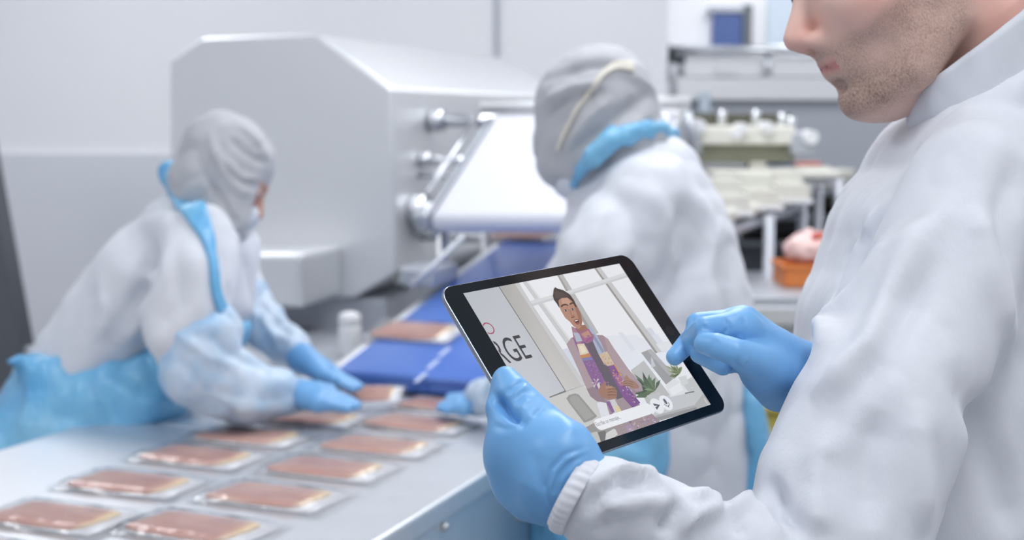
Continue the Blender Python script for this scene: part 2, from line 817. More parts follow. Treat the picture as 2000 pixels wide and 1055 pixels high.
def m_meat():
    m = material('cured_meat', (206, 148, 136), .3)
    v = coords(m, (1, 1, 1))
    sep = nd(m, 'ShaderNodeSeparateXYZ')
    lk(m, v, sep.inputs[0])
    n1 = nd(m, 'ShaderNodeTexNoise')
    n1.inputs['Scale'].default_value = 26
    n1.inputs['Detail'].default_value = 4
    oi = nd(m, 'ShaderNodeObjectInfo')
    add = nd(m, 'ShaderNodeVectorMath', operation='ADD')
    mul = nd(m, 'ShaderNodeVectorMath', operation='SCALE')
    lk(m, oi.outputs['Location'], mul.inputs[0])
    mul.inputs['Scale'].default_value = 7.0
    mp = coords(m, (.5, 1.6, 1))
    lk(m, mp, add.inputs[0])
    lk(m, mul.outputs[0], add.inputs[1])
    lk(m, add.outputs[0], n1.inputs['Vector'])
    base = ramp(m, n1.outputs['Fac'], [(.25, (188, 138, 126)), (.5, (203, 158, 146)), (.75, (217, 182, 166))], None)
    # a rim of yellow fat along the right-hand side of the slices
    mr = nd(m, 'ShaderNodeMapRange')
    mr.inputs['From Min'].default_value = .070
    mr.inputs['From Max'].default_value = .086
    lk(m, sep.outputs['X'], mr.inputs['Value'])
    mx = nd(m, 'ShaderNodeMix', data_type='RGBA')
    lk(m, mr.outputs['Result'], mx.inputs['Factor'])
    lk(m, base, mx.inputs['A'])
    mx.inputs['B'].default_value = lin(232, 208, 172)
    lk(m, mx.outputs['Result'], bsdf(m).inputs['Base Color'])
    bump(m, n1.outputs['Fac'], .3, .004)
    return m


M['meat'] = m_meat()
M['card'] = material('white_backing_card', (236, 236, 240), .45)


def m_film():
    m = bpy.data.materials.new('clear_film')
    m.use_nodes = True
    nt = m.node_tree
    nt.nodes.remove(bsdf(m))
    out = nt.nodes['Material Output']
    tr = nd(m, 'ShaderNodeBsdfTransparent')
    tr.inputs[0].default_value = (1, 1, 1, 1)
    gl = nd(m, 'ShaderNodeBsdfGlossy')
    gl.inputs['Roughness'].default_value = .12
    fr = nd(m, 'ShaderNodeFresnel')
    fr.inputs['IOR'].default_value = 1.33
    df = nd(m, 'ShaderNodeBsdfDiffuse')
    df.inputs[0].default_value = lin(225, 230, 238)
    m0 = nd(m, 'ShaderNodeMixShader')
    m0.inputs[0].default_value = .06
    lk(m, tr.outputs[0], m0.inputs[1])
    lk(m, df.outputs[0], m0.inputs[2])
    mx = nd(m, 'ShaderNodeMixShader')
    lk(m, fr.outputs[0], mx.inputs[0])
    lk(m, m0.outputs[0], mx.inputs[1])
    lk(m, gl.outputs[0], mx.inputs[2])
    lk(m, mx.outputs[0], out.inputs['Surface'])
    f = noise(m, 28, 3)
    b = nd(m, 'ShaderNodeBump')
    b.inputs['Strength'].default_value = .5
    b.inputs['Distance'].default_value = .006
    lk(m, f, b.inputs['Height'])
    lk(m, b.outputs['Normal'], gl.inputs['Normal'])
    lk(m, b.outputs['Normal'], fr.inputs['Normal'])
    return m


M['film'] = m_film()


def m_emit(name, rgb, strength):
    m = material(name, rgb, .5)
    b = bsdf(m)
    b.inputs['Emission Color'].default_value = lin(*rgb)
    b.inputs['Emission Strength'].default_value = strength
    return m


M['diffuser'] = m_emit('lamp_diffuser', (244, 248, 255), 1.3)


def m_display():
    m = material('display', (4, 4, 5), .12)
    b = bsdf(m)
    a = nd(m, 'ShaderNodeAttribute', attribute_name='Col')
    lk(m, a.outputs['Color'], b.inputs['Emission Color'])
    b.inputs['Emission Strength'].default_value = .92
    return m


M['display'] = m_display()
M['bezel'] = material('black_glass', (12, 20, 25), .14)
M['alu'] = material('space_grey_aluminium', (150, 158, 168), .3, 1.0)

# ------------------------------------------------------------------ the room
def slab(name, x0, x1, y0, y1, z0, z1, mat):
    return struct(box(name, ((x0 + x1) / 2, (y0 + y1) / 2, (z0 + z1) / 2), (x1 - x0, y1 - y0, z1 - z0), mat, bev=0))


slab('floor', -4, 6, -2, 9.2, -.05, 0, M['floor'])
slab('ceiling', -4, 6, -2, 9.2, 3.1, 3.15, M['ceiling'])
wb = slab('wall_back', -4, .74, 6.4, 6.5, 0, 3.1, M['wall'])
zl = at(160, 300, 6.4)[2]
lowp = box('wall_panel', (-1.63, 6.385, zl / 2), (4.74, .03, zl), M['wall_low'], wb, bev=.002)
sx = at(971, 60, 6.4)[0]
box('seam_strip', (sx, 6.39, 1.55), (.022, .03, 3.1), M['seam'], wb, bev=.002)
wl = slab('wall_left', -4.1, -4, -2, 6.5, 0, 3.1, M['wall'])
wb2 = slab('wall_far', .74, 6, 9.0, 9.1, 0, 3.1, M['wall'])
slab('wall_return', .66, .74, 6.5, 9.0, 0, 3.1, M['wall'])
wr = slab('wall_right', 6, 6.1, -2, 9.1, 0, 3.1, M['wall'])
# dark blue window and pale panel on the far wall
p0, p1 = at(1386, 28, 8.97), at(1443, 112, 8.97)
win = struct(box('window_1', ((p0[0] + p1[0]) / 2, 8.97, (p0[2] + p1[2]) / 2), (p1[0] - p0[0], .05, p0[2] - p1[2]), M['window_blue'], bev=.004))
box('window_frame', (p1[0] + .03, 8.96, (p0[2] + p1[2]) / 2), (.06, .08, p0[2] - p1[2] + .1), M['steel_dark'], win, bev=.004)
box('window_frame', ((p0[0] + p1[0]) / 2, 8.96, p0[2] + .02), (p1[0] - p0[0] + .06, .08, .04), M['seam'], win, bev=.004)
p0, p1 = at(1492, -60, 8.97), at(1640, 100, 8.97)
box('wall_panel', ((p0[0] + p1[0]) / 2, 8.98, (p0[2] + p1[2]) / 2), (p1[0] - p0[0], .04, p0[2] - p1[2]), M['window_pale'], wb2, bev=.004)

# ceiling lights
for i, (x, y) in enumerate([(-2.2, 1.2), (-1.9, 4.6), (.4, .2), (.4, 2.6), (.6, 4.4), (3.0, 1.2), (3.0, 4.2), (1.7, 7.6), (3.6, 7.6)]):  # last two are extra panels added to brighten the far zone
    names = ['over the left wall beside the dark column', 'above the steel slicer', 'nearest to the camera above the aisle',
             'above the packing table', 'above the white belt', 'above the man with the tablet',
             'above the grey bench', 'added in front of the blue window to brighten the far wall', 'added in the far right corner of the hall to brighten it']
    t = thing('ceiling_light', 'long white ceiling light panel ' + names[i], 'light', (x, y, 3.1), 0, 'ceiling light panels')
    XF = Matrix.Translation((x, y, 3.1))
    bm = bmesh.new()
    for c, d in (((0, .78, -.03), (.62, .04, .06)), ((0, -.78, -.03), (.62, .04, .06)), ((.29, 0, -.03), (.04, 1.52, .06)), ((-.29, 0, -.03), (.04, 1.52, .06))):
        bm_box(bm, c, d, .004)
    bm_obj('lamp_frame', bm, M['white_plastic'], t, False, XF)
    box('lamp_diffuser', (0, 0, -.02), (.54, 1.52, .02), M['diffuser'], t, XF, bev=.002)
    ld = bpy.data.lights.new('panel_light', 'AREA')
    ld.shape = 'RECTANGLE'
    ld.size, ld.size_y = .54, 1.5
    ld.energy = CEIL_LIGHT_W
    ld.color = (.97, .985, 1.0)
    lo = bpy.data.objects.new('panel_light', ld)
    COL.objects.link(lo)
    adopt(lo, t, Matrix.Translation((x, y, 3.06)))

# dark steel column at the left edge of the picture
cx = at(-12, 540, 4.6)
colt = thing('steel_column', 'dark grey tapered steel column at the left wall', 'column', (cx[0] - .2, cx[1], 0))
a, b = at(-2, 400, 4.6), at(38, 690, 4.6)
sl = (b[0] - a[0]) / (a[2] - b[2])
x_at = lambda z: a[0] + (a[2] - z) * sl
prism('column_plate', [(x_at(0), cx[1], 0), (x_at(1.75), cx[1], 1.75), (x_at(1.75) - .18, cx[1], 1.75), (x_at(0) - .5, cx[1], 0)], np.array([0, .12, 0]), M['dark_plastic'], colt, .004)
box('base_plate', (x_at(0) - .24, cx[1] + .06, .012), (.62, .24, .024), M['steel_dark'], colt, bev=.003)

# ------------------------------------------------------------------ packing table
ZT = .90
U0, U1, D0, D1 = -1.752, -.869, .95, 2.66
XT = tfm(DT, UT)
loc = tab((D0 + D1) / 2, (U0 + U1) / 2, 0)
tbl = thing('packing_table', 'long stainless steel packing table covered with meat packs', 'table', loc)
seam_d = float(np.dot(onz(905, 888, ZT), DT))
for a, b in ((D0, seam_d - .0015), (seam_d + .0015, D1)):
    box('top_plate', ((U0 + U1) / 2, (a + b) / 2, ZT - .02), (U1 - U0, b - a, .04), M['steel_top'], tbl, XT, bev=.006)
# front apron panel with a cut-out and a cap bolt plus a bolt-shaped glint
hole = float(np.dot(onplane(838, 1048, tab(1.5, U1 - .02, 0), UT), DT))
bm = bmesh.new()
zt = ZT - .04
for a, b, z0, z1 in ((D0, hole - .05, .55, zt), (hole + .05, D1, .55, zt), (hole - .05, hole + .05, .55, zt - .24), (hole - .05, hole + .05, zt - .1, zt)):
    bm_box(bm, (U1 - .02, (a + b) / 2, (z0 + z1) / 2), (.02, b - a, z1 - z0), 0)
bm_obj('side_panel', bm, M['steel'], tbl, False, XT)
box('side_panel', (U0 + .02, (D0 + D1) / 2, .72), (.02, D1 - D0, .28), M['steel'], tbl, XT, bev=.002)
for (px, py) in ((864, 1028), (1017, 1011)):  # first is a bolt, second a bolt shape standing in for a white reflection
    q = onplane(px, py, tab(1.5, U1 - .01, 0), UT)
    V, Fc = tube_data([q, q + UT * .008, q + UT * .012], [.008, .008, .004], 12)
    mk('bolt_and_glint', V, Fc, M['chrome'], tbl)
for d in (D0 + .08, 1.85, D1 - .08):
    for u in (U0 + .06, U1 - .06):
        q = tab(d, u, 0)
        lg = box('leg', (u, d, .43), (.05, .05, .86), M['steel'], tbl, XT, bev=.004)
        lathe('foot', [(.035, 0), (.035, .012), (.012, .02), (.012, .06)], M['dark_plastic'], lg, Matrix.Translation(tuple(q)), 14)
box('lower_shelf', ((U0 + U1) / 2, (D0 + D1) / 2, .28), (U1 - U0 - .1, D1 - D0 - .1, .02), M['steel_dark'], tbl, XT, bev=.002)

# ------------------------------------------------------------------ meat packs
def pack_parts():
    rnd = random.Random(3)
    # slices of meat: low slab with an uneven outline
    n = 40
    prof = []
    for i in range(n):
        a = 2 * math.pi * i / n
        c, s = math.cos(a), math.sin(a)
        e = 7.0
        r = (abs(c) ** e + abs(s) ** e) ** (-1 / e)
        x, y = .088 * r * c, .052 * r * s
        x += .010 * (y / .052)                # slices lean over
        x += rnd.uniform(-.002, .002)
        y += rnd.uniform(-.0015, .0015)
        prof.append((x, y))
    V, Fc = [], []
    for s, z in ((.985, .0025), (1, .0045), (.985, .0065), (.93, .0078), (.6, .0085), (.25, .0085)):
        for x, y in prof:
            wob = .0012 * math.sin(x * 120 + 1) * math.cos(y * 90) if s < .95 else 0
            V.append((x * s, y * s, z + wob))
    for i in range(5):
        for k in range(n):
            k2 = (k + 1) % n
            Fc.append((i * n + k, i * n + k2, (i + 1) * n + k2, (i + 1) * n + k))
    Fc.append(tuple(5 * n + k for k in range(n)))
    Fc.append(tuple(range(n - 1, -1, -1)))
    meat = (V, Fc)
    # backing card, shows as a white strip on one side
    card = ([(-.085, -.055, .0012), (.112, -.057, .0012), (.122, .055, .0012), (-.07, .056, .0012),
             (-.085, -.055, .0024), (.112, -.057, .0024), (.122, .055, .0024), (-.07, .056, .0024)],
            [(3, 2, 1, 0), (4, 5, 6, 7), (0, 1, 5, 4), (1, 2, 6, 5), (2, 3, 7, 6), (3, 0, 4, 7)])
    # clear film domed over the slices, flat crinkled rim
    nx, ny = 26, 18
    V, Fc = [], []
    for j in range(ny + 1):
        for i in range(nx + 1):
            x = -.112 + .244 * i / nx
            y = -.072 + .144 * j / ny
            dx = max(0, abs(x - .008 * (y / .052)) - .088)
            dy = max(0, abs(y) - .050)
            d = math.hypot(dx, dy)
            z = .0095 * max(0, 1 - d / .02) ** 2 + .0028 + rnd.uniform(0, .0016) * (1 if d > .004 else .4)
            V.append((x + rnd.uniform(-.001, .001), y + rnd.uniform(-.001, .001), z + .0018 * math.sin(x * 60 + y * 40) * (d > .006)))
    for j in range(ny):
        for i in range(nx):
            a = j * (nx + 1) + i
            Fc.append((a, a + 1, a + nx + 2, a + nx + 1))
    return meat, card, (V, Fc)


def mesh_of(name, d, mat):
    me = bpy.data.meshes.new(name)
    me.from_pydata([tuple(map(float, v)) for v in d[0]], [], d[1])
    me.polygons.foreach_set('use_smooth', [True] * len(me.polygons))
    me.materials.append(mat)
    return me


_m, _c, _f = pack_parts()
ME_MEAT, ME_CARD, ME_FILM = mesh_of('meat', _m, M['meat']), mesh_of('backing_card', _c, M['card']), mesh_of('film', _f, M['film'])


def meat_pack(c, label, yaw=-22, tilt=None, sc=1.0):
    t = thing('meat_pack', label, 'meat pack', c, math.radians(yaw), 'vacuum packs of sliced meat')
    R_ = WO[t.name]
    if tilt is not None:
        R_ = frame(c, *tilt)
        t.matrix_local = R_
        WO[t.name] = R_
    for nm, me in (('meat', ME_MEAT), ('backing_card', ME_CARD), ('film', ME_FILM)):
        o = bpy.data.objects.new(nm, me)
        COL.objects.link(o)
        adopt(o, t, R_ @ Matrix.Scale(sc, 4))
    return t


left = [((0, 0), 'pack of sliced pink meat cut off by the bottom left corner'),
        ((104, 1006), 'meat pack nearest the bottom left corner that shows whole, in the left row'),
        ((250, 941), 'third pack from the bottom of the left row on the steel table'),
        ((380, 889), 'fourth pack from the bottom of the left row, below the blue apron'),
        ((482, 849), 'fifth pack from the bottom of the left row, under the bent worker\'s forearm'),
        ((600, 814), 'meat pack partly hidden under the bent worker\'s gloved hand, end of left row')]
right = [((375, 1027), 'largest meat pack at the bottom of the right row on the steel table'),
         ((523, 966), 'second meat pack from the bottom of the right row'),
         ((633, 912), 'third meat pack from the bottom of the right row'),
         ((730, 868), 'fourth meat pack from the bottom of the right row'),
         ((806, 825), 'fifth meat pack from the bottom of the right row, left of the tablet hand')]
rp = random.Random(11)
for (px, py), lb in left + right:
    pc = onz(px, py, ZT + .006) if px else onz(104, 1006, ZT + .006) - DT * .176
    meat_pack(pc * [1, 1, 0] + [0, 0, ZT + .001], lb, -22 + rp.uniform(-3, 3), sc=.98)
meat_pack(onz(855, 784, ZT + .01) * [1, 1, 0] + [0, 0, ZT + .001], 'meat pack under the blue glove at the foot of the blue belt', -20, sc=.85)
# the one being lifted by the bent worker
hp = onz(716, 771, ZT + .03)
ax = UT * .93 + DT * .37
ay = np.cross(ZA, ax)
tl = math.radians(16)
meat_pack(hp, 'meat pack being lifted in the bent worker\'s gloved fingers', 0,
          (ax, ay * math.cos(tl) + ZA * math.sin(tl), -ay * math.sin(tl) + ZA * math.cos(tl)), sc=.62)

# ------------------------------------------------------------------ blue inclined conveyor
bl = onz(652, 722, .945)
BU0 = float(np.dot(bl, UT))
BD0 = float(np.dot(bl, DT))
BU1 = BU0 + .50
BL = 1.25
q2 = at(960, 450, 3.95)
slope = (q2[2] - .945) / (float(np.dot(q2, DT)) - BD0)
AB = (DT + ZA * slope)
AB = AB / np.linalg.norm(AB)
NB = np.cross(UT, AB)
conv = thing('blue_conveyor', 'inclined conveyor with a bright blue belt behind the tablet', 'conveyor', tab(BD0 + .6, (BU0 + BU1) / 2, 0))
XB = frame(tab(BD0, (BU0 + BU1) / 2, .945), UT, AB, NB)
bm = bmesh.new()
bm_box(bm, (0, BL / 2, -.012), (.50, BL, .024), .011, 4)
bm_obj('belt', bm, M['belt'], conv, True, XB)
for px, py in ((822, 738), (846, 712), (868, 688)):
    q = XB.inverted() @ Vector(tuple(onplane(px, py, XB.translation, np.array(NB))))
    box('lane_mark', (q.x, q.y, .0006), (.011, .055, .001), M['belt_mark'], conv, XB, bev=0)
for s in (-1, 1):
    box('side_rail', (s * .262, BL / 2 + .03, -.03), (.022, BL, .05), M['steel'], conv, XB, bev=.004)
V, Fc = tube_data([(-.25, .012, -.035), (.25, .012, -.035)], .02, 16)
mk('end_roller', V, Fc, M['belt_edge'], conv, True, XB)
bm = bmesh.new()
bm_box(bm, (0, BL / 2 + .05, -.10), (.44, BL - .1, .09), .004)
bm_obj('belt_bed', bm, M['steel_dark'], conv, False, XB)
for s, d in ((1, .16), (-1, 1.0), (1, 1.0)):
    z1 = .945 + slope * d - .1
    q = tab(BD0 + d, (BU0 + BU1) / 2 + s * .2, z1 / 2)
    box('leg', (0, 0, 0), (.045, .045, z1), M['steel'], conv, tfm(DT, UT, q), bev=.004)
box('gap_shade_strip', (0, -.012, -.05), (.5, .006, .03), M['dark'], conv, XB, bev=0)  # black strip standing in for the shade in the gap before the belt
# packs riding the belt
c = XB @ Vector((-.055, .40, .001))
oc = onplane(806, 650, XB.translation, np.array(NB))
meat_pack(oc + NB * .001, 'meat pack riding alone on the blue conveyor belt', 0, (UT, AB, NB))
oc = onplane(1022, 460, XB.translation, np.array(NB))
meat_pack(oc + NB * .001, 'distant meat pack at the top of the blue belt beside the worker', 0, (UT, AB, NB))
# white plastic knob at the belt's left corner
q = onz(684, 694, .862)
kn = thing('white_bottle', 'small white plastic bottle standing at the corner of the blue belt', 'bottle', (q[0], q[1], .862))
KX = Matrix.Translation((q[0], q[1], 0))
lathe('bottle_body', [(.028, .862), (.031, .868), (.031, .935), (.029, .945)], M['white_plastic'], kn, KX)
lathe('bottle_cap', [(.0295, .945), (.0305, .95), (.0305, .965), (.026, .976), (.012, .981)], M['white_plastic'], kn, KX)

# ------------------------------------------------------------------ slicer
C0 = at(766, 176, 3.9)
NF = DM
fp = lambda px, py: onplane(px, py, C0, NF)
sl_loc = fp(560, 590)
slc = thing('slicing_machine', 'large brushed steel slicing machine with chamfered housing', 'machine', (sl_loc[0], sl_loc[1] + .6, 0))
poly = [fp(332, 560), fp(331, 118), fp(394, 73), fp(620, 64), fp(765, 172), fp(776, 531), fp(690, 583), fp(352, 585)]
prism('housing', poly, DM * 1.85, M['steel'], slc, .012)
# lid seam on the front plate
V, Fc = tube_data([fp(622, 70) - DM * .001, fp(640, 578) - DM * .001], .0022, 8)
# motor box low on the front
mbx = [fp(452, 478), fp(668, 476), fp(668, 580), fp(452, 580)]
prism('motor_box', mbx, -DM * .26, M['steel'], slc, .02)
a = fp(640, 528) - DM * .12 + UM * .035
# bed
zb = .86
q = onz(780, 605, zb)
bu1 = float(np.dot(onz(800, 640, zb), UM)) - .02
bd0 = float(np.dot(onz(600, 712, zb), DM))
hz0 = fp(560, 584)[2]
cu, cdp = float(np.dot(C0, UM)), float(np.dot(C0, DM))
box('machine_base', (cu - .50, cdp + .78, (hz0 + .01) / 2 + .02), (.92, 1.5, hz0 - .03), M['bed'], slc, tfm(DM, UM), bev=.01)
box('machine_bed', (cu - .40, (bd0 + cdp + .06) / 2, zb - .02), (1.0, cdp + .06 - bd0, .04), M['bed'], slc, tfm(DM, UM), bev=.006)
box('bed_bracket', (cu - .40, cdp - .10, zb - .14), (.7, .3, .2), M['bed'], slc, tfm(DM, UM), bev=.006)
for u in (cu - .9, cu - .1):
    for d in (cdp + .12, cdp + 1.4):
        q = DM * d + UM * u
        lathe('foot', [(.05, 0), (.05, .02), (.02, .03), (.02, .05)], M['dark_plastic'], slc, Matrix.Translation((q[0], q[1], 0)), 14)
# rollers and rods that stick out of the side towards the belts
SP = C0 + UM * .0
sp = lambda px, py: onplane(px, py, SP, UM)


def rod(name, px, py, ln, r, mat, knob=None):
    q = sp(px, py)
    o = tube(name, [q - UM * .03, q + UM * ln], r, mat, slc)
    if knob:
        tube('bushing', [q + UM * .005, q + UM * knob], r * 1.7, M['chrome'], o)
    return o


rod('roller', 838, 236, .24, .020, M['chrome'], .05)
rod('roller', 818, 312, .20, .013, M['chrome'], .04)
rod('roller', 815, 341, .22, .011, M['chrome'])
rod('drive_shaft', 800, 412, .18, .030, M['chrome'], .06)
rod('drive_shaft', 806, 436, .20, .022, M['chrome'], .05)
rod('tie_bar', 818, 462, .62, .013, M['chrome'])
rod('roller', 792, 545, .16, .018, M['cream'], .03)

# ------------------------------------------------------------------ white belt
wbl = at(834, 424, 3.42)
wtl = at(966, 219, 3.88)
AW = wtl - wbl
LW = float(np.linalg.norm(AW))
AW = AW / LW
UW = UT - AW * float(np.dot(UT, AW))
UW /= np.linalg.norm(UW)
NW = np.cross(UW, AW)
WW = .535
wc = thing('white_conveyor', 'sloping conveyor with a wide plain white belt above the blue one', 'conveyor', (wbl[0] + .3, wbl[1] + .2, 0))
XW = frame(wbl + UW * WW / 2, UW, AW, NW)
bm = bmesh.new()
bm_box(bm, (0, LW / 2, -.028), (WW, LW, .056), .027, 6)
bm_obj('belt', bm, M['white_belt'], wc, True, XW)
for s in (-1, 1):
    V, Fc = tube_data([(s * (WW / 2 + .035), .10, .012), (s * (WW / 2 + .035), LW - .02, .012)], .008, 12)
    mk('side_bar', V, Fc, M['chrome'], wc, True, XW)
    box('side_plate', (s * (WW / 2 + .012), LW / 2, -.05), (.014, LW - .08, .08), M['steel_panel'], wc, XW, bev=.004)
    box('bearing_block', (s * (WW / 2 + .03), .04, -.03), (.04, .05, .05), M['steel_panel'], wc, XW, bev=.012)
    for d in (.12, LW - .08):
        top = XW @ Vector((s * (WW / 2 + .012), d, -.07))
        tube('leg', [(top.x, top.y, 0), tuple(top)], .018, M['steel'], wc)
V, Fc = tube_data([(-WW / 2 - .04, LW + .01, .01), (WW / 2 + .04, LW + .01, .01)], .018, 14)
mk('top_roller', V, Fc, M['steel'], wc, True, XW)
# strut below the belt end
tube('strut', [at(905, 462, 3.3), at(845, 520, 3.25), at(800, 560, 3.2)], .008, M['steel_panel'], slc)
box('junction_box', (0, 0, 0), (.10, .16, .05), M['steel_panel'], slc, tfm(DT, UT, at(838, 535, 3.45)), bev=.01)

# ------------------------------------------------------------------ bench with crate on the right
bq = at(1540, 575, 3.7)
bt = bq[2]
bench = thing('side_bench', 'grey topped white cabinet bench under the orange crate', 'bench', (bq[0] + .2, bq[1] + .2, 0))
box('bench_top', (bq[0] + .35, bq[1] + .28, bt - .02), (1.1, .62, .035), M['steel_panel'], bench, bev=.006)
box('bench_edge', (bq[0] + .35, bq[1] - .035, bt - .055), (1.1, .02, .05), M['steel_top'], bench, bev=.004)
box('cabinet_body', (bq[0] + .35, bq[1] + .30, (bt - .09) / 2 + .02), (1.06, .56, bt - .11), M['white_plastic'], bench, bev=.004)
for i in range(2):
    dr = box('cabinet_door', (bq[0] + .09 + i * .52, bq[1] + .012, (bt - .09) / 2 + .02), (.49, .018, bt - .18), M['white_plastic'], bench, bev=.003)
    tube('handle', [(bq[0] + .28 + i * .1, bq[1] - .012, .60), (bq[0] + .28 + i * .1, bq[1] - .012, .76)], .006, M['chrome'], dr)
cq = at(1528, 568, 3.85)
cr = thing('orange_crate', 'small orange crate on the grey bench, a white and red bag inside', 'crate', (cq[0] + .09, cq[1] + .06, bt))
bm = bmesh.new()
cwid, cdep, chh = .22, .17, .065
for c, d in (((0, -cdep / 2, chh / 2), (cwid, .008, chh)), ((0, cdep / 2, chh / 2), (cwid, .008, chh)), ((-cwid / 2, 0, chh / 2), (.008, cdep, chh)), ((cwid / 2, 0, chh / 2), (.008, cdep, chh)), ((0, 0, .004), (cwid, cdep, .008))):
    bm_box(bm, c, d, .002)
CX = Matrix.Translation((cq[0] + .12, cq[1] + .09, bt))
bm_obj('crate_body', bm, M['orange'], cr, False, CX)
bm = bmesh.new()
for c, d in (((0, -cdep / 2 - .005, chh - .006), (cwid + .02, .012, .012)), ((0, cdep / 2 + .005, chh - .006), (cwid + .02, .012, .012)), ((-cwid / 2 - .005, 0, chh - .006), (.012, cdep, .012)), ((cwid / 2 + .005, 0, chh - .006), (.012, cdep, .012))):
    bm_box(bm, c, d, .002)
bm_obj('crate_rim', bm, M['orange'], cr, False, CX)
s = SDF(.006)
for c, r in (((-.05, -.02, .10), .05), ((.03, .0, .11), .055), ((.07, .02, .10), .045), ((-.02, .03, .12), .045), ((.0, -.05, .095), .04)):
    s.ell(c, (r * 1.2, r, r * .75), k=.02)
V, Q = s.data()
V = crumple(V, Q, .006, 25, 4)
bg = sdf_obj('crumpled_bag', V, Q, M['pink_bag'], None, CX @ Matrix.Translation((0, 0, .005)))
tag(bg, 'crumpled pale pink plastic bag heaped in the orange crate', 'bag')
s = SDF(.005)
s.ell((-.01, -.045, .145), (.022, .012, .014), k=.005).ell((.035, -.05, .15), (.018, .012, .016), k=.005).ell((.075, -.035, .145), (.016, .012, .014), k=.005)
V, Q = s.data()
sdf_obj('red_print', V, Q, M['red'], bg, CX)
# yellow bucket on the floor seen between the arm and the worker
yq = at(1524, 822, 2.95)
yb = thing('yellow_bucket', 'dull yellow bucket behind the pointing hand', 'bucket', (yq[0], yq[1] + .1, 0))
zz = yq[2]
lathe('bucket_body', [(.10, 0), (.12, zz * .5), (.135, zz + .03), (.125, zz + .03), (.11, zz * .5), (.09, .02)], M['yellow'], yb, Matrix.Translation((yq[0] + .05, yq[1] + .1, 0)))
lathe('bucket_rim', [(.136, zz + .018), (.145, zz + .022), (.145, zz + .035), (.136, zz + .039)], M['yellow'], yb, Matrix.Translation((yq[0] + .05, yq[1] + .1, 0)))

# ------------------------------------------------------------------ tray line behind, right
DL, UL = dirv(35)
L0 = at(1352, 262, 4.6)
XL = tfm(DL, UL, (L0[0], L0[1], 0))
XLi = XL.inverted()
tl_ = thing('tray_line', 'cream and olive tray feeding line behind the standing worker', 'machine', (L0[0] + .5, L0[1], 0))
X4 = tfm(*dirv(0), (0, 0, 0))


def pbox(name, px0, py0, px1, py1, D, dep, mat, parent, bev=.004):
    """box whose front face spans the two corners at depth D, square to the room"""
    a, b = at(px0, py0, D), at(px1, py1, D)
    y = (a[1] + b[1]) / 2
    return box(name, ((a[0] + b[0]) / 2, y + dep / 2, (a[2] + b[2]) / 2), (abs(b[0] - a[0]), dep, abs(a[2] - b[2])), mat, parent, bev=bev)


pbox('slot_roller', 1345, 222, 1545, 247, 4.75, .30, M['olive_dark'], tl_)
pbox('beam', 1352, 246, 1555, 283, 4.60, .18, M['cream'], tl_, .01)
pbox('guard', 1352, 281, 1552, 318, 4.66, .10, M['olive'], tl_, .006)
for px, py, r in ((1366, 246, .024), (1452, 250, .018), (1502, 248, .020), (1586, 268, .024), (1440, 262, .016)):
    q = at(px, py, 4.56)
    tube('bushing', [q, q + np.array([0, .12, 0])], r, M['white_plastic'], tl_, 16)
for px, py in ((1410, 226), (1476, 226), (1527, 232), (1545, 240)):
    q = at(px, py, 4.72)
    tube('guide_pin', [q - ZA * .03, q + ZA * .02], .016, M['chrome'], tl_, 12)
pbox('end_block', 1545, 258, 1600, 300, 4.6, .2, M['steel_panel'], tl_, .01)
pbox('bracket', 1290, 214, 1332, 262, 4.2, .03, M['white_plastic'], tl_, .01)
q0, q1 = at(1336, 222, 4.3), at(1358, 300, 4.3)
tube('bracket_arm', [q0, (q0 + q1) / 2 + np.array([.01, 0, .01]), q1], .022, M['steel_panel'], tl_)
pbox('support_post', 1465, 316, 1497, 345, 4.66, .1, M['cream'], tl_, .004)
# deck with trays, running away to the right
pbox('deck', 1395, 335, 1640, 348, 4.45, .55, M['cream'], tl_, .004)
dk = at(1420, 440, 3.95)
pbox('lower_deck', 1392, 345, 1640, 352, 4.5, .4, M['steel_panel'], tl_, .003)
for i, (px, py, D) in enumerate(((1412, 362, 4.30), (1470, 352, 4.40), (1530, 344, 4.50), (1585, 338, 4.6),
                                 (1425, 395, 4.10), (1482, 384, 4.2), (1540, 372, 4.32))):
    q = at(px, py, D)
    bm = bmesh.new()
    w_, d_, h_ = .092, .16, .045
    for c, d in (((0, -d_ / 2, 0), (w_, .008, h_)), ((0, d_ / 2, 0), (w_, .008, h_)), ((-w_ / 2, 0, 0), (.008, d_, h_)), ((w_ / 2, 0, 0), (.008, d_, h_)), ((0, 0, -h_ / 2 + .004), (w_, d_, .008))):
        bm_box(bm, c, d, .002)
    wh = ['at the left end of the upper tray row', 'second in the upper tray row', 'third in the upper tray row', 'at the right end of the upper tray row',
          'at the left end of the lower tray row', 'in the middle of the lower tray row', 'at the right end of the lower tray row'][i]
    o = bm_obj('plastic_tray', bm, M['cream'], None, False, Matrix.Translation(tuple(q)))
    tag(o, 'small cream plastic tray ' + wh, 'tray', 'trays on the tray line')
    box('tray_carrier', (0, 0, -h_ / 2 - .008), (.12, .2, .014), M['white_plastic'], tl_, Matrix.Translation(tuple(q)), bev=.003)
a0, a1 = at(1400, 462, 3.95), at(1560, 402, 4.4)
tube('frame_rail', [a0, a1], .016, M['steel_panel'], tl_)
a0, a1 = at(1400, 425, 3.95), at(1575, 380, 4.4)
tube('frame_rail', [a0, a1], .02, M['cream'], tl_)
for px, D, py in ((1503, 4.1, 420), (1568, 4.4, 375), (1640, 4.7, 350)):
    q = at(px, py, D)
    tube('leg', [(q[0], q[1], 0), tuple(q)], .017, M['steel_panel'], tl_)
for px, py, D in ((1420, 345, 4.9), (1600, 330, 5.0)):
    q = at(px, py, D)
    tube('leg', [(q[0], q[1], 0), tuple(q)], .017, M['steel_panel'], tl_)
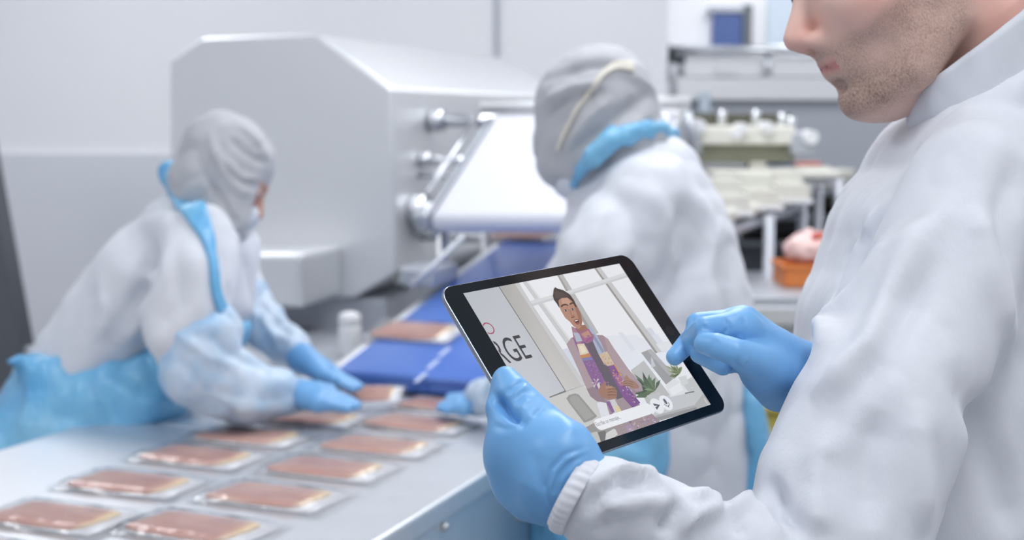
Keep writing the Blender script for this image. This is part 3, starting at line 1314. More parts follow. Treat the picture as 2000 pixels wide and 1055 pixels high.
# boxes on the deck behind
o = pbox('carton', 1506, 318, 1552, 338, 4.9, .1, M['blue_box'], None)
tag(o, 'small flat blue carton behind the cream tray line', 'carton')
o = pbox('carton', 1554, 318, 1606, 338, 4.9, .1, M['red'], None)
tag(o, 'small flat red carton beside the blue carton', 'carton')
# shelf unit in the dark behind the crate
sh = thing('steel_rack', 'dark steel rack with shelves between the worker and the man', 'rack', (at(1580, 500, 5.2)[0], at(1580, 500, 5.2)[1] + .2, 0))
for py in (372, 420, 470):
    pbox('shelf', 1440, py, 1760, py + 12, 5.2, .4, M['steel_dark'], sh)
for px in (1445, 1600, 1752):
    q = at(px, 365, 5.2)
    tube('post', [(q[0], q[1] + .02, 0), (q[0], q[1] + .02, q[2])], .018, M['steel_dark'], sh)
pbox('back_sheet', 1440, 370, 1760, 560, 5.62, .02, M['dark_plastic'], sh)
for px, py, mt, lb in ((1640, 372, 'cream', 'cream tub on the top shelf of the dark rack'), (1530, 420, 'steel_panel', 'grey tub on the middle shelf of the dark rack'), (1650, 420, 'olive', 'olive tub on the middle shelf of the dark rack')):
    a = at(px, py, 5.3)
    o = lathe('storage_tub', [(.055, 0), (.065, .06), (.07, .075), (.062, .075), (.05, .012)], M[mt], None, Matrix.Translation((a[0], a[1] + .05, at(1600, py, 5.2)[2] + .001)))
    tag(o, lb, 'tub', 'tubs on the rack')
# big steel hood machine behind
hd = thing('hood_machine', 'wide grey steel machine with a tube rail on top, far right', 'machine', (at(1500, 300, 6.6)[0], at(1500, 300, 6.6)[1] + .3, 0))
pbox('hood_panel', 1326, 108, 1790, 150, 6.55, .5, M['steel'], hd)
pbox('hood_panel', 1322, 152, 1790, 196, 6.5, .5, M['steel'], hd)
pbox('hood_panel', 1318, 198, 1790, 350, 6.6, .5, M['steel_panel'], hd)
pbox('label_plate', 1398, 128, 1442, 146, 6.53, .03, M['white_plastic'], hd)
pbox('label_plate', 1366, 180, 1388, 220, 6.48, .03, M['window_pale'], hd)
tube('top_rail', [at(1292, 98, 6.5), at(1800, 98, 6.5)], .022, M['chrome'], hd)
for px in (1304, 1330, 1500, 1680):
    tube('rail_post', [at(px, 98, 6.52), at(px, 160, 6.52)], .018, M['chrome'], hd)
for px, py in ((1300, 100), (1326, 104)):
    q = at(px, py, 6.46)
    tube('rail_clamp', [q - ZA * .05, q + ZA * .03], .032, M['steel_dark'], hd)
q = at(1326, 340, 6.7)
for px in (1330, 1560, 1780):
    q = at(px, 345, 6.75)
    tube('leg', [(q[0], q[1], 0), tuple(q)], .03, M['steel_panel'], hd)

# ------------------------------------------------------------------ tablet
TW, THH, TT = .240, .1695, .0072
tX = np.array([.681, -.122, .722])
tY = np.array([.494, .804, -.330])
tX /= np.linalg.norm(tX)
tY -= tX * np.dot(tX, tY)
tY /= np.linalg.norm(tY)
cam2w = lambda v: v[0] * XA - v[1] * UA + v[2] * FA
TO = CA + cam2w((-.058, .014, 1.042))          # top left corner of the glass
TXw, TYw = cam2w(tX), -cam2w(tY)               # right, up on the tablet
TNw = np.cross(TXw, TYw)                       # towards the viewer
TC = TO + TXw * TW / 2 - TYw * THH / 2
XTAB = frame(TC, TXw, TYw, TNw)


def tabD(px, py, off=0.0):
    """depth of the glass under a pixel, off metres in front (+) of it"""
    p = onplane(px, py, TC + TNw * off, TNw)
    return float(np.dot(p - CA, FA))


def tuv(px, py):
    p = onplane(px, py, TC, TNw) - TC
    return float(p @ TXw), float(p @ TYw)


tablet = thing('tablet', 'black bezel tablet with a lit video call screen held in blue gloves', 'tablet', TC)
tablet.matrix_local = XTAB
WO[tablet.name] = XTAB


def rrect(w_, h_, r, n=8):
    P = []
    for cx, cy, a0 in ((w_ / 2 - r, h_ / 2 - r, 0), (-w_ / 2 + r, h_ / 2 - r, 90), (-w_ / 2 + r, -h_ / 2 + r, 180), (w_ / 2 - r, -h_ / 2 + r, 270)):
        for i in range(n + 1):
            a = math.radians(a0 + 90 * i / n)
            P.append((cx + r * math.cos(a), cy + r * math.sin(a)))
    return P


V, Fc = [], []
lv = [(.0, -.0008), (.0, -.0020), (-.0006, -.0038), (-.0022, -.0058), (-.005, -.0072)]
lv = [(-.0007, 0.0), (-.0001, -.0005)] + lv
for ins, z in lv:
    for x, y in rrect(TW + 2 * ins, THH + 2 * ins, .0125 + ins):
        V.append((x, y, z))
n = len(rrect(TW, THH, .0125))
for i in range(len(lv) - 1):
    for k in range(n):
        k2 = (k + 1) % n
        Fc.append((i * n + k2, i * n + k, (i + 1) * n + k, (i + 1) * n + k2))
Fc.append(tuple(range(n)))
Fc.append(tuple((len(lv) - 1) * n + k for k in range(n - 1, -1, -1)))
mk('casing', V, Fc, M['alu'], tablet, True, XTAB)
bz = rrect(TW - .0018, THH - .0018, .0118)
V = [(x, y, .0006) for x, y in bz] + [(x, y, -.0002) for x, y in bz]
n = len(bz)
mk('front_glass', V, [tuple(range(n))] + [(k, n + k, n + (k + 1) % n, (k + 1) % n) for k in range(n)], M['bezel'], tablet, False, XTAB)
hb = [(.0055 * math.cos(a * math.pi / 12), .0055 * math.sin(a * math.pi / 12)) for a in range(24)]
V = [(x + TW / 2 - .0105, y, .00065) for x, y in hb] + [(x * .8 + TW / 2 - .0105, y * .8, .00062) for x, y in hb]
mk('home_button', V, [(k, (k + 1) % 24, 24 + (k + 1) % 24, 24 + k) for k in range(24)] + [tuple(24 + k for k in range(24))], material('button_black', (14, 16, 19), .25), tablet, False, XTAB)
mk('volume_button', *(lambda c: ([(c[0] + sx_ * .011, c[1] + sy * .0006, c[2] + sz * .0012) for sx_ in (-1, 1) for sy in (-1, 1) for sz in (-1, 1)],
   [(0, 1, 3, 2), (4, 6, 7, 5), (0, 4, 5, 1), (2, 3, 7, 6), (0, 2, 6, 4), (1, 5, 7, 3)]))((-.06, THH / 2, -.003)), M['alu'], tablet, False, XTAB)

# picture on the screen: flat coloured shapes in the plane of the glass
SX0, SX1 = tuv(904, 574)[0], tuv(1387, 791)[0]
SY1, SY0 = tuv(904, 574)[1], tuv(1387, 791)[1]
DV, DF, DC = [], [], []
layer = [0]


def clip(P):
    for ax, lim, sg in ((0, SX0, 1), (0, SX1, -1), (1, SY0, 1), (1, SY1, -1)):
        out = []
        for i in range(len(P)):
            a, b = P[i - 1], P[i]
            ia, ib = sg * (a[ax] - lim) >= 0, sg * (b[ax] - lim) >= 0
            if ia != ib:
                t = (lim - a[ax]) / (b[ax] - a[ax])
                out.append(tuple(a[j] + t * (b[j] - a[j]) for j in range(len(a))))
            if ib:
                out.append(b)
        P = out
        if len(P) < 3:
            return []
    return P


def ca(p):
    """coordinates measured on a 2.776x enlargement of the screen"""
    return tuv(880 + p[0] / 2.776, 500 + p[1] / 2.776)


def shape(pts, c, c2=None, uv=False, adv=True):
    """flat polygon; c -> c2 runs from first to last corner"""
    n = len(pts)
    P = []
    for i, p in enumerate(pts):
        q = p if uv else ca(p)
        cc = lin(*[v * .9 + 20.5 for v in c])  # haze over the screen mixed into the shape colours, lifting the darks
        if c2 is not None:
            e = lin(*[v * .9 + 20.5 for v in c2])
            t = i / (n - 1) if not isinstance(c2, list) else 0
            cc = tuple(cc[j] * (1 - t) + e[j] * t for j in range(4))
        P.append((q[0], q[1]) + cc[:3])
    P = clip(P)
    if not P:
        return
    if adv:
        layer[0] += 1
    z = .00066 + layer[0] * 2.2e-6
    base = len(DV)
    for p in P:
        DV.append((p[0], p[1], z))
        DC.append((p[2], p[3], p[4], 1))
    for t in tessellate_polygon([[Vector((p[0], p[1], 0)) for p in P]]):
        a, b, c_ = [DV[base + i] for i in t]
        cr_ = (b[0] - a[0]) * (c_[1] - a[1]) - (b[1] - a[1]) * (c_[0] - a[0])
        DF.append(tuple(base + i for i in (t if cr_ > 0 else t[::-1])))


def stroke(pts, wd, c, uv=False):
    q = [p if uv else ca(p) for p in pts]
    layer[0] += 1
    for a, b in zip(q[:-1], q[1:]):
        dx, dy = b[0] - a[0], b[1] - a[1]
        L = math.hypot(dx, dy) + 1e-9
        nx, ny = -dy / L * wd / 2, dx / L * wd / 2
        shape([(a[0] + nx, a[1] + ny), (b[0] + nx, b[1] + ny), (b[0] - nx, b[1] - ny), (a[0] - nx, a[1] - ny)], c, uv=True, adv=False)


def disc(c, r, col_, n=28, ry=None):
    q = ca(c)
    shape([(q[0] + r * math.cos(2 * math.pi * k / n), q[1] + (ry or r) * math.sin(2 * math.pi * k / n)) for k in range(n)], col_, uv=True)


# office behind the presenter
shape([(0, 0), (1600, 0), (1600, 1100), (0, 1100)], (208, 209, 212))
shape([(340, 100), (960, -20), (1500, 900), (1000, 1000), (700, 700)], (238, 241, 247))
shape([(500, 540), (640, 500), (740, 690), (660, 720)], (214, 220, 234))
shape([(760, 440), (1000, 430), (1250, 560), (1240, 640), (960, 620)], (230, 234, 243))
for pts, c in (([(905, 420), (930, 415), (1000, 510), (980, 520)], (222, 227, 238)), ([(1060, 395), (1085, 390), (1150, 490), (1125, 500)], (214, 220, 233)), ([(1090, 430), (1120, 425), (1180, 520), (1150, 530)], (222, 227, 238))):
    shape(pts, c)
# mullions and transom
shape([(383, 137), (412, 131), (660, 470), (625, 480)], (203, 206, 209))
shape([(403, 133), (412, 131), (660, 470), (650, 474)], (224, 226, 228))
shape([(570, 97), (600, 91), (800, 420), (760, 440)], (186, 186, 187))
shape([(570, 97), (580, 95), (775, 430), (760, 440)], (158, 156, 155))
shape([(768, 58), (800, 52), (1150, 520), (1110, 530)], (200, 201, 203))
shape([(768, 58), (778, 56), (1120, 527), (1108, 531)], (150, 148, 147))
shape([(425, 248), (640, 190), (945, 92), (958, 118), (640, 216), (440, 276)], (218, 221, 224))
shape([(432, 264), (640, 206), (952, 108), (958, 118), (640, 216), (440, 276)], (204, 207, 211))
shape([(600, 212), (632, 203), (650, 232), (620, 240)], (150, 148, 148))
# sign wall and column
shape([(0, 180), (255, 165), (620, 735), (545, 772), (300, 900), (0, 700)], (186, 190, 198), (214, 217, 223))
shape([(258, 163), (357, 141), (735, 705), (625, 738)], (176, 173, 171), (206, 204, 203))
shape([(340, 145), (357, 141), (735, 705), (712, 712)], (206, 206, 208))
stroke([(256, 164), (440, 450), (622, 737)], .0008, (96, 94, 93))
stroke([(536, 772), (622, 737)], .0018, (116, 116, 118))
stroke([(622, 737), (720, 705)], .0006, (170, 168, 166))
# wall below, chair, floor
shape([(300, 900), (536, 772), (720, 705), (840, 830), (880, 960), (760, 1060), (500, 1060)], (207, 206, 205))
shape([(790, 800), (840, 790), (870, 860), (815, 880)], (226, 228, 236))
shape([(625, 775), (640, 757), (672, 748), (692, 754), (792, 872), (765, 892), (722, 908), (640, 800)], (150, 149, 148))
shape([(640, 775), (652, 764), (676, 758), (688, 764), (775, 870), (728, 894), (652, 800)], (164, 163, 161))
shape([(725, 935), (780, 905), (905, 905), (905, 1000), (760, 1060)], (150, 148, 147))
shape([(745, 965), (790, 955), (830, 1010), (800, 1030)], (196, 194, 192))
shape([(795, 960), (835, 950), (850, 1000), (815, 1020)], (112, 110, 110))
shape([(840, 965), (880, 940), (930, 950), (880, 990), (835, 1005)], (214, 213, 213))
# furniture on the right
shape([(975, 622), (1045, 570), (1190, 760), (1140, 840), (1060, 800)], (190, 190, 189))
shape([(1030, 527), (1085, 507), (1222, 660), (1165, 700)], (158, 158, 160))
shape([(1060, 513), (1085, 507), (1222, 660), (1200, 672)], (176, 176, 178))
shape([(1085, 545), (1110, 600), (1085, 610)], (200, 201, 202))
shape([(1110, 480), (1180, 462), (1195, 500), (1140, 520)], (228, 231, 236))
shape([(1085, 880), (1140, 790), (1250, 690), (1340, 640), (1420, 800), (1320, 850), (1100, 900)], (200, 203, 206))
shape([(1160, 705), (1205, 668), (1250, 690), (1290, 745), (1190, 768)], (226, 229, 233))
shape([(1180, 725), (1240, 690), (1260, 730), (1200, 760)], (238, 240, 243))
stroke([(1268, 748), (1318, 738)], .0012, (120, 124, 126))
shape([(1105, 870), (1330, 808), (1345, 835), (1120, 900)], (176, 177, 178))
shape([(1110, 880), (1335, 820), (1345, 838), (1118, 898)], (150, 150, 151))
shape([(1320, 810), (1375, 740), (1405, 800), (1340, 838)], (180, 180, 181))
stroke([(1372, 775), (1390, 805)], .0008, (228, 229, 230))
shape([(1230, 660), (1275, 650), (1285, 695), (1255, 708)], (214, 217, 219))


def leaves(c, L, n_, colr, seed, up=(0, 1)):
    rr = random.Random(seed)
    q = ca(c)
    for i in range(n_):
        a = math.radians(15 + 150 * i / (n_ - 1) + rr.uniform(-10, 10)) + .35
        l_ = L * rr.uniform(.65, 1.1)
        tip = (q[0] + l_ * math.cos(a), q[1] + l_ * math.sin(a) * .95)
        mid = (q[0] + l_ * .55 * math.cos(a), q[1] + l_ * .62 * math.sin(a))
        nx, ny = -math.sin(a) * L * .10, math.cos(a) * L * .10
        k = rr.uniform(.8, 1.25)
        cc = tuple(min(255, int(v * k)) for v in colr)
        shape([q, (mid[0] + nx, mid[1] + ny), tip, (mid[0] - nx, mid[1] - ny)], cc, uv=True)


leaves((1085, 745), .021, 13, (84, 100, 76), 5)
leaves((1105, 735), .016, 9, (104, 120, 92), 8)
shape([(1060, 760), (1130, 740), (1140, 775), (1085, 790)], (196, 198, 200))
leaves((1232, 648), .015, 11, (138, 150, 116), 9)
leaves((1240, 642), .011, 8, (116, 130, 96), 12)
# presenter
coat, coat2, coat3 = (158, 136, 146), (146, 124, 136), (172, 150, 158)
shape([(625, 482), (650, 448), (690, 430), (820, 432), (850, 452), (880, 500), (960, 615), (1032, 700), (1040, 735), (1000, 745), (1010, 800), (1090, 860), (1135, 905),
       (910, 985), (870, 900), (840, 800), (790, 792), (755, 765), (735, 725), (690, 620)], coat)
shape([(625, 482), (650, 448), (680, 470), (740, 640), (800, 740), (840, 800), (790, 792), (755, 765), (735, 725), (690, 620)], coat3)
shape([(735, 725), (800, 700), (840, 800), (790, 792), (755, 765)], coat2)
shape([(830, 440), (850, 452), (880, 500), (960, 615), (1032, 700), (1040, 735), (1000, 735), (900, 610), (850, 520)], coat3)
shape([(900, 700), (960, 680), (1010, 800), (1135, 905), (910, 985), (870, 900)], (160, 142, 146))
shape([(716, 470), (768, 455), (850, 600), (935, 768), (900, 782), (800, 650)], (96, 86, 100))
# scarf, left fall
shape([(652, 385), (690, 400), (720, 470), (770, 560), (838, 690), (790, 730), (745, 640), (700, 545), (665, 460)], (134, 94, 146))
shape([(652, 385), (672, 395), (715, 460), (690, 490), (662, 440)], (166, 122, 140))
shape([(662, 418), (690, 420), (716, 462), (680, 470)], (172, 184, 204))
shape([(682, 482), (720, 478), (748, 530), (700, 545)], (222, 206, 180))
shape([(694, 492), (716, 490), (736, 524), (708, 532)], (234, 222, 200))
shape([(698, 542), (752, 532), (758, 550), (706, 558)], (196, 132, 84))
shape([(706, 558), (758, 550), (768, 566), (714, 574)], (124, 124, 172))
rr = random.Random(21)
for i in range(46):
    t = rr.random()
    x, y = 722 + t * 92 + rr.uniform(-6, 42), 570 + t * 128 + rr.uniform(-6, 10)
    k = rr.choice([(120, 80, 134), (152, 112, 162), (112, 82, 140), (166, 128, 170)])
    shape([(x, y), (x + rr.uniform(4, 10), y + rr.uniform(-4, 4)), (x + rr.uniform(2, 12), y + rr.uniform(5, 11))], k)
for a in range(6):
    x, y = 785, 690
    an = a * 1.05
    shape([(x, y), (x + 24 * math.cos(an) - 4, y + 26 * math.sin(an)), (x + 24 * math.cos(an) + 5, y + 26 * math.sin(an) + 5)], (206, 198, 200))
# scarf, right fall
shape([(742, 372), (770, 400), (815, 480), (860, 590), (800, 540), (765, 460)], (168, 180, 202))
shape([(760, 430), (772, 425), (830, 520), (818, 530)], (138, 146, 176))
shape([(800, 540), (845, 520), (885, 590), (850, 602), (828, 590)], (206, 182, 156))
shape([(868, 600), (890, 592), (925, 650), (912, 660)], (208, 146, 92))
shape([(850, 600), (884, 596), (920, 660), (960, 720), (1025, 800), (985, 830), (930, 770), (885, 680)], (126, 82, 138))
shape([(880, 640), (910, 640), (940, 700), (915, 710)], (168, 104, 132))
for i in range(60):
    t = rr.random()
    x, y = 868 + t * 120 + rr.uniform(-14, 22), 615 + t * 175 + rr.uniform(-10, 10)
    k = rr.choice([(108, 70, 128), (178, 128, 160), (196, 176, 198), (150, 92, 150), (206, 150, 110)])
    shape([(x, y), (x + rr.uniform(5, 12), y + rr.uniform(-4, 4)), (x + rr.uniform(2, 12), y + rr.uniform(6, 13))], k)
for i in range(26):
    x, y = 812 + rr.uniform(0, 52), 528 + rr.uniform(0, 66)
    if x - 812 > (y - 528) * .2:
        k = rr.choice([(196, 150, 118), (216, 196, 172), (150, 142, 176), (222, 170, 96)])
        shape([(x, y), (x + 8, y + 1), (x + 5, y + 9)], k)
# lower scarf ends and skirt prints
shape([(845, 790), (885, 780), (930, 870), (885, 885)], (206, 208, 212))
shape([(838, 795), (858, 790), (885, 850), (872, 858)], (134, 94, 148))
shape([(885, 820), (905, 815), (925, 850), (900, 860)], (226, 206, 160))
shape([(940, 930), (975, 915), (1000, 950), (962, 965)], (170, 144, 168))
for i in range(34):
    x, y = 930 + rr.uniform(0, 170), 905 + rr.uniform(-30, 50)
    k = rr.choice([(150, 122, 156), (176, 190, 214), (198, 180, 184), (140, 104, 150), (132, 152, 196)])
    shape([(x, y), (x + rr.uniform(6, 16), y + rr.uniform(-5, 4)), (x + rr.uniform(2, 14), y + rr.uniform(6, 14))], k)
# neck and head
sk, sk2, sk3 = (178, 132, 112), (152, 106, 88), (196, 152, 130)
shape([(668, 386), (700, 380), (724, 378), (740, 400), (738, 428), (712, 436), (690, 415)], sk2)
shape([(690, 420), (745, 400), (772, 440), (768, 465), (735, 480), (708, 462)], (158, 96, 136))
shape([(702, 428), (742, 408), (760, 440), (722, 450)], (186, 140, 124))
for i in range(18):
    x, y = 712 + rr.uniform(0, 44), 435 + rr.uniform(0, 32)
    shape([(x, y), (x + 8, y - 2), (x + 6, y + 7)], rr.choice([(138, 78, 128), (176, 116, 146), (150, 96, 150)]))
shape([(572, 240), (590, 226), (625, 224), (655, 240), (680, 275), (702, 320), (710, 360), (704, 390), (688, 402), (662, 386), (640, 360), (618, 342), (596, 306), (580, 270)], sk)
shape([(655, 240), (680, 275), (702, 320), (710, 360), (704, 390), (694, 372), (684, 330), (668, 280)], sk2)
shape([(596, 238), (630, 232), (650, 262), (620, 276), (600, 268)], sk3)
shape([(550, 222), (554, 186), (562, 174), (576, 182), (606, 190), (640, 212), (664, 244), (680, 282), (672, 282), (652, 248), (628, 230), (598, 232), (580, 246), (586, 288), (570, 262), (556, 244)], (54, 46, 46))
shape([(558, 196), (606, 200), (640, 226), (612, 224), (582, 236), (566, 236)], (70, 60, 58))
for ex, ey in ((620, 300), (657, 294)):
    shape([(ex - 13, ey + 2), (ex - 4, ey - 6), (ex + 6, ey - 6), (ex + 13, ey + 1), (ex + 4, ey + 7), (ex - 6, ey + 7)], (132, 92, 80))
    shape([(ex - 10, ey + 2), (ex - 3, ey - 3), (ex + 5, ey - 3), (ex + 10, ey + 1), (ex + 3, ey + 5), (ex - 5, ey + 5)], (206, 200, 196))
    disc((ex, ey + 1), .0011, (78, 84, 84), 14)
    disc((ex, ey + 1), .0005, (24, 24, 26), 10)
stroke([(594, 280), (606, 270), (622, 268), (632, 274)], .0016, (74, 56, 50))
stroke([(642, 268), (652, 260), (664, 262), (674, 272)], .0016, (74, 56, 50))
stroke([(640, 296), (650, 322), (656, 334)], .0009, (150, 104, 86))
shape([(646, 330), (656, 322), (666, 326), (668, 336), (656, 340)], (166, 116, 98))
stroke([(650, 340), (666, 335)], .0010, (112, 72, 62))
shape([(660, 356), (676, 346), (690, 350), (694, 364), (688, 380), (676, 374)], (150, 82, 80))
shape([(664, 357), (677, 350), (688, 354), (690, 364), (685, 374), (676, 369)], (58, 30, 32))
shape([(667, 356), (678, 351), (687, 354), (682, 358), (671, 361)], (226, 220, 214))
shape([(676, 366), (688, 364), (684, 373)], (166, 96, 92))
# hands
shape([(797, 728), (815, 700), (832, 686), (840, 690), (834, 708), (870, 710), (888, 720), (896, 738), (897, 765), (886, 780), (850, 782), (815, 770), (800, 750)], (158, 116, 96))
for y in (726, 742, 758):
    stroke([(846, y + 2), (870, y - 1), (894, y + 2)], .0007, (118, 82, 68))
shape([(832, 712), (868, 710), (872, 722), (836, 726)], (176, 132, 110))
shape([(922, 690), (940, 680), (938, 662), (950, 650), (962, 668), (1000, 690), (1018, 712), (1012, 724), (990, 726), (960, 712), (930, 706)], (164, 122, 102))
for y in (688, 700, 712):
    stroke([(930, y), (955, y - 6), (985, y + 2)], .0006, (126, 90, 74))
shape([(790, 700), (800, 690), (806, 714), (798, 728)], (214, 208, 206))
# message bar and round buttons
A, B = tuv(1160, 843), tuv(1270, 807)
yb_, yt_ = tuv(1185, 860)[1], tuv(1262, 790)[1]
bar = [tuv(880 + x / 2.776, 500 + y / 2.776) for x, y in ((764, 897), (1060, 801), (1097, 852), (800, 960))]
bx0, bx1 = (bar[0][0] + bar[3][0]) / 2, (bar[1][0] + bar[2][0]) / 2
by0, by1 = (bar[3][1] + bar[2][1]) / 2, (bar[0][1] + bar[1][1]) / 2
rr_ = rrect(bx1 - bx0, by1 - by0, (by1 - by0) * .46)
layer[0] += 6
shape([(x + (bx0 + bx1) / 2, y + (by0 + by1) / 2) for x, y in rr_], (243, 245, 250), uv=True)
for c in ((1114, 818), (1163, 801)):
    disc(c, .0072, (240, 243, 248))
q = ca((1114, 818))
shape([(q[0] - .003, q[1] - .0032), (q[0] - .003, q[1] + .0032), (q[0] + .0042, q[1])], (88, 92, 100), uv=True)
shape([(q[0] - .003, q[1] - .0006), (q[0] - .003, q[1] + .0006), (q[0] + .001, q[1])], (240, 243, 248), uv=True)
q = ca((1163, 801))
shape([(q[0] + x * .0032, q[1] + .0012 + y * .0058) for x, y in rrect(1, 1, .45, 5)], (96, 100, 106), uv=True)
stroke([(q[0] + .0030 * math.cos(a), q[1] - .0003 + .0030 * math.sin(a)) for a in [math.pi * (1 + i / 8) for i in range(9)]], .0008, (96, 100, 106), True)
stroke([(q[0], q[1] - .0033), (q[0], q[1] - .0048)], .0009, (96, 100, 106), True)
# red ring of the logo
q = ca((201, 398))
ring = .0050
stroke([(q[0] + ring * math.cos(2 * math.pi * k / 28), q[1] + ring * 1.0 * math.sin(2 * math.pi * k / 28)) for k in range(29)], .0011, (168, 62, 96), True)
me = bpy.data.meshes.new('display')
me.from_pydata(DV, [], DF)
disp = mkm('display', me, M['display'], tablet, False, XTAB, DC)


def lettering(name, body, x0, x1, y0, y1, colr, bold=0.0):
    cu = bpy.data.curves.new(name, 'FONT')
    cu.body = body
    cu.offset = bold
    o = bpy.data.objects.new(name, cu)
    COL.objects.link(o)
    bpy.context.view_layer.update()
    m_ = bpy.data.meshes.new_from_object(o.evaluated_get(bpy.context.evaluated_depsgraph_get()))
    bpy.data.objects.remove(o)
    v = np.zeros(len(m_.vertices) * 3)
    m_.vertices.foreach_get('co', v)
    v = v.reshape(-1, 3)
    lo, hi = v.min(0), v.max(0)
    v[:, 0] = x0 + (v[:, 0] - lo[0]) / (hi[0] - lo[0]) * (x1 - x0)
    v[:, 1] = y0 + (v[:, 1] - lo[1]) / (hi[1] - lo[1]) * (y1 - y0)
    v[:, 2] = .00066 + (layer[0] + 25) * 2.2e-6
    m_.vertices.foreach_set('co', v.ravel())
    bm = bmesh.new()
    bm.from_mesh(m_)
    bmesh.ops.bisect_plane(bm, geom=bm.verts[:] + bm.edges[:] + bm.faces[:], plane_co=(SX0, 0, 0), plane_no=(-1, 0, 0), clear_outer=True)
    bm.to_mesh(m_)
    bm.free()
    c = lin(*colr)
    v = m_.vertices
    return mkm(name, m_, M['display'], disp, False, XTAB, [c] * len(v))


e1, e2 = ca((440, 556)), ca((300, 560))
yb0 = ca((405, 566))[1]
yb1 = ca((345, 436))[1]
xE = ca((441, 557))[0]
lettering('sign_letters', 'RGE', SX0 - .0045, xE, yb0, yb1, (70, 70, 74), .0)
q0, q1 = ca((790, 930)), ca((918, 890))
lettering('message_text', 'Escribe un mensaje...', q0[0], ca((920, 885))[0], ca((800, 934))[1], ca((785, 906))[1], (120, 124, 134))

# ------------------------------------------------------------------ people
def Cc(px, py, D, rpx):
    return (at(px, py, D), rpx * D / FPX)


def headframe(c, fwd, up, sc=1.0):
    f = np.asarray(fwd, float)
    f /= np.linalg.norm(f)
    l = np.cross(up, f)
    l /= np.linalg.norm(l)
    u = np.cross(f, l)
    return frame(c, f * sc, l * sc, u * sc)


def head_sdf(h):
    s = SDF(h)
    s.ell((-.014, 0, .050), (.100, .076, .086), k=.01)
    s.ell((.030, 0, -.010), (.068, .064, .085), k=.03)
    for y in (-1, 1):
        s.chain([((-.012, y * .056, -.018), .016), ((-.004, y * .053, -.052), .017), ((.035, y * .040, -.084), .018), ((.070, y * .013, -.093), .017)], k=.03)
        s.ell((.062, y * .042, -.008), (.026, .020, .022), k=.03)          # cheek bones
        s.ell((.094, y * .031, .020), (.016, .021, .013), k=.010, cut=True)  # eye sockets
        s.ell((.082, y * .032, .019), (.0145, .017, .0125), k=.006)        # lids
        s.ell((.102, y * .0145, -.0265), (.014, .0085, .0085), k=.005)     # nostril wings
        # ear
        s.ell((-.012, y * .076, .008), (.018, .007, .031), [[.97, 0, .24], [0, 1, 0], [-.24, 0, .97]], k=.006)
        s.ell((-.008, y * .083, .010), (.010, .005, .020), k=.005, cut=True)
    s.ell((.074, 0, -.052), (.030, .034, .030), k=.02)                      # muzzle
    s.ell((.082, 0, -.092), (.017, .019, .015), k=.016)                     # chin
    s.chain([((.076, -.040, .040), .008), ((.090, 0, .036), .010), ((.076, .040, .040), .008)], k=.014)   # brow
    s.chain([((.090, 0, .026), .009), ((.104, 0, .002), .0095), ((.1175, 0, -.0185), .0115)], k=.010)     # nose
    s.chain([((.098, 0, -.024), .008), ((.112, 0, -.0265), .008)], k=.006)
    for y in (-1, 1):
        s.ell((.1075, y * .0075, -.0345), (.0065, .0034, .0045), k=.003, cut=True)
    s.chain([((.085, -.022, -.0515), .004), ((.0985, -.006, -.0485), .0056), ((.0985, .006, -.0485), .0056), ((.085, .022, -.0515), .004)], k=.004)
    s.chain([((.085, -.020, -.0555), .004), ((.0960, -.005, -.0600), .0064), ((.0960, .005, -.0600), .0064), ((.085, .020, -.0555), .004)], k=.004)
    s.chain([((.088, -.024, -.0535), .0012), ((.104, -.006, -.0542), .0016), ((.104, .006, -.0542), .0016), ((.088, .024, -.0535), .0012)], k=.003, cut=True)
    s.chain([((.094, -.008, -.0735), .004), ((.094, .008, -.0735), .004)], k=.012, cut=True)   # groove over the chin
    return s


def skin_colors(V, tone=(206, 166, 152), beard=0.0):
    x, y, z = V[:, 0], V[:, 1], V[:, 2]
    base = np.array(lin(*tone))[:3]
    red = np.array(lin(216, 148, 138))[:3]
    lip = np.array(lin(184, 118, 116))[:3]
    ss = lambda a, b, v: np.clip((v - a) / (b - a), 0, 1) ** 2 * (3 - 2 * np.clip((v - a) / (b - a), 0, 1))
    r = .75 * np.exp(-(((x - .112) / .018) ** 2 + (z + .022) ** 2 / .016 ** 2 + (y / .02) ** 2))
    r += .45 * np.exp(-(((x - .06) / .03) ** 2 + ((z + .015) / .022) ** 2))
    r += .35 * ss(-.0, -.05, x) * ss(.0, -.04, z)
    lp = (np.abs(z + .0545) < .0095) & (x > .084) & (np.abs(y) < .023)
    lp = lp * np.clip(1.2 - np.abs(z + .0545) / .0095, 0, 1)
    c = base + np.clip(r, 0, 1)[:, None] * (red - base)
    c = c + (lp * .9)[:, None] * (lip - c)
    zb = np.interp(x, [-.02, .02, .045, .075, .10], [.03, .012, -.022, -.036, -.0368])
    b = ss(.010, -.008, z - zb) * (1 - np.clip(lp * 1.3, 0, 1)) * ss(-.045, -.02, x + z * .25)
    b = b * (1 - .55 * np.exp(-(((x - .066) / .014) ** 2 + ((z + .056) / .014) ** 2)))
    b = b * (1 - .55 * ss(-.098, -.112, z)) * (.72 + .28 * ss(-.06, -.085, z) * ss(.04, .07, x))
    return np.concatenate([c, (b * beard)[:, None]], 1)


def add_eyes(parent, HX, sc=1.0):
    for y in (-1, 1):
        V, Q = SDF(.0022).ell((.0845, y * .032, .019), (.0125, .0125, .0125)).data()
        e = sdf_obj('eye', V, Q, M['eye'], parent, HX)
        V, Q = SDF(.0018).ell((.0945, y * .032, .0185), (.0035, .0058, .0058)).data()
        sdf_obj('iris', V, Q, M['iris'], e, HX)


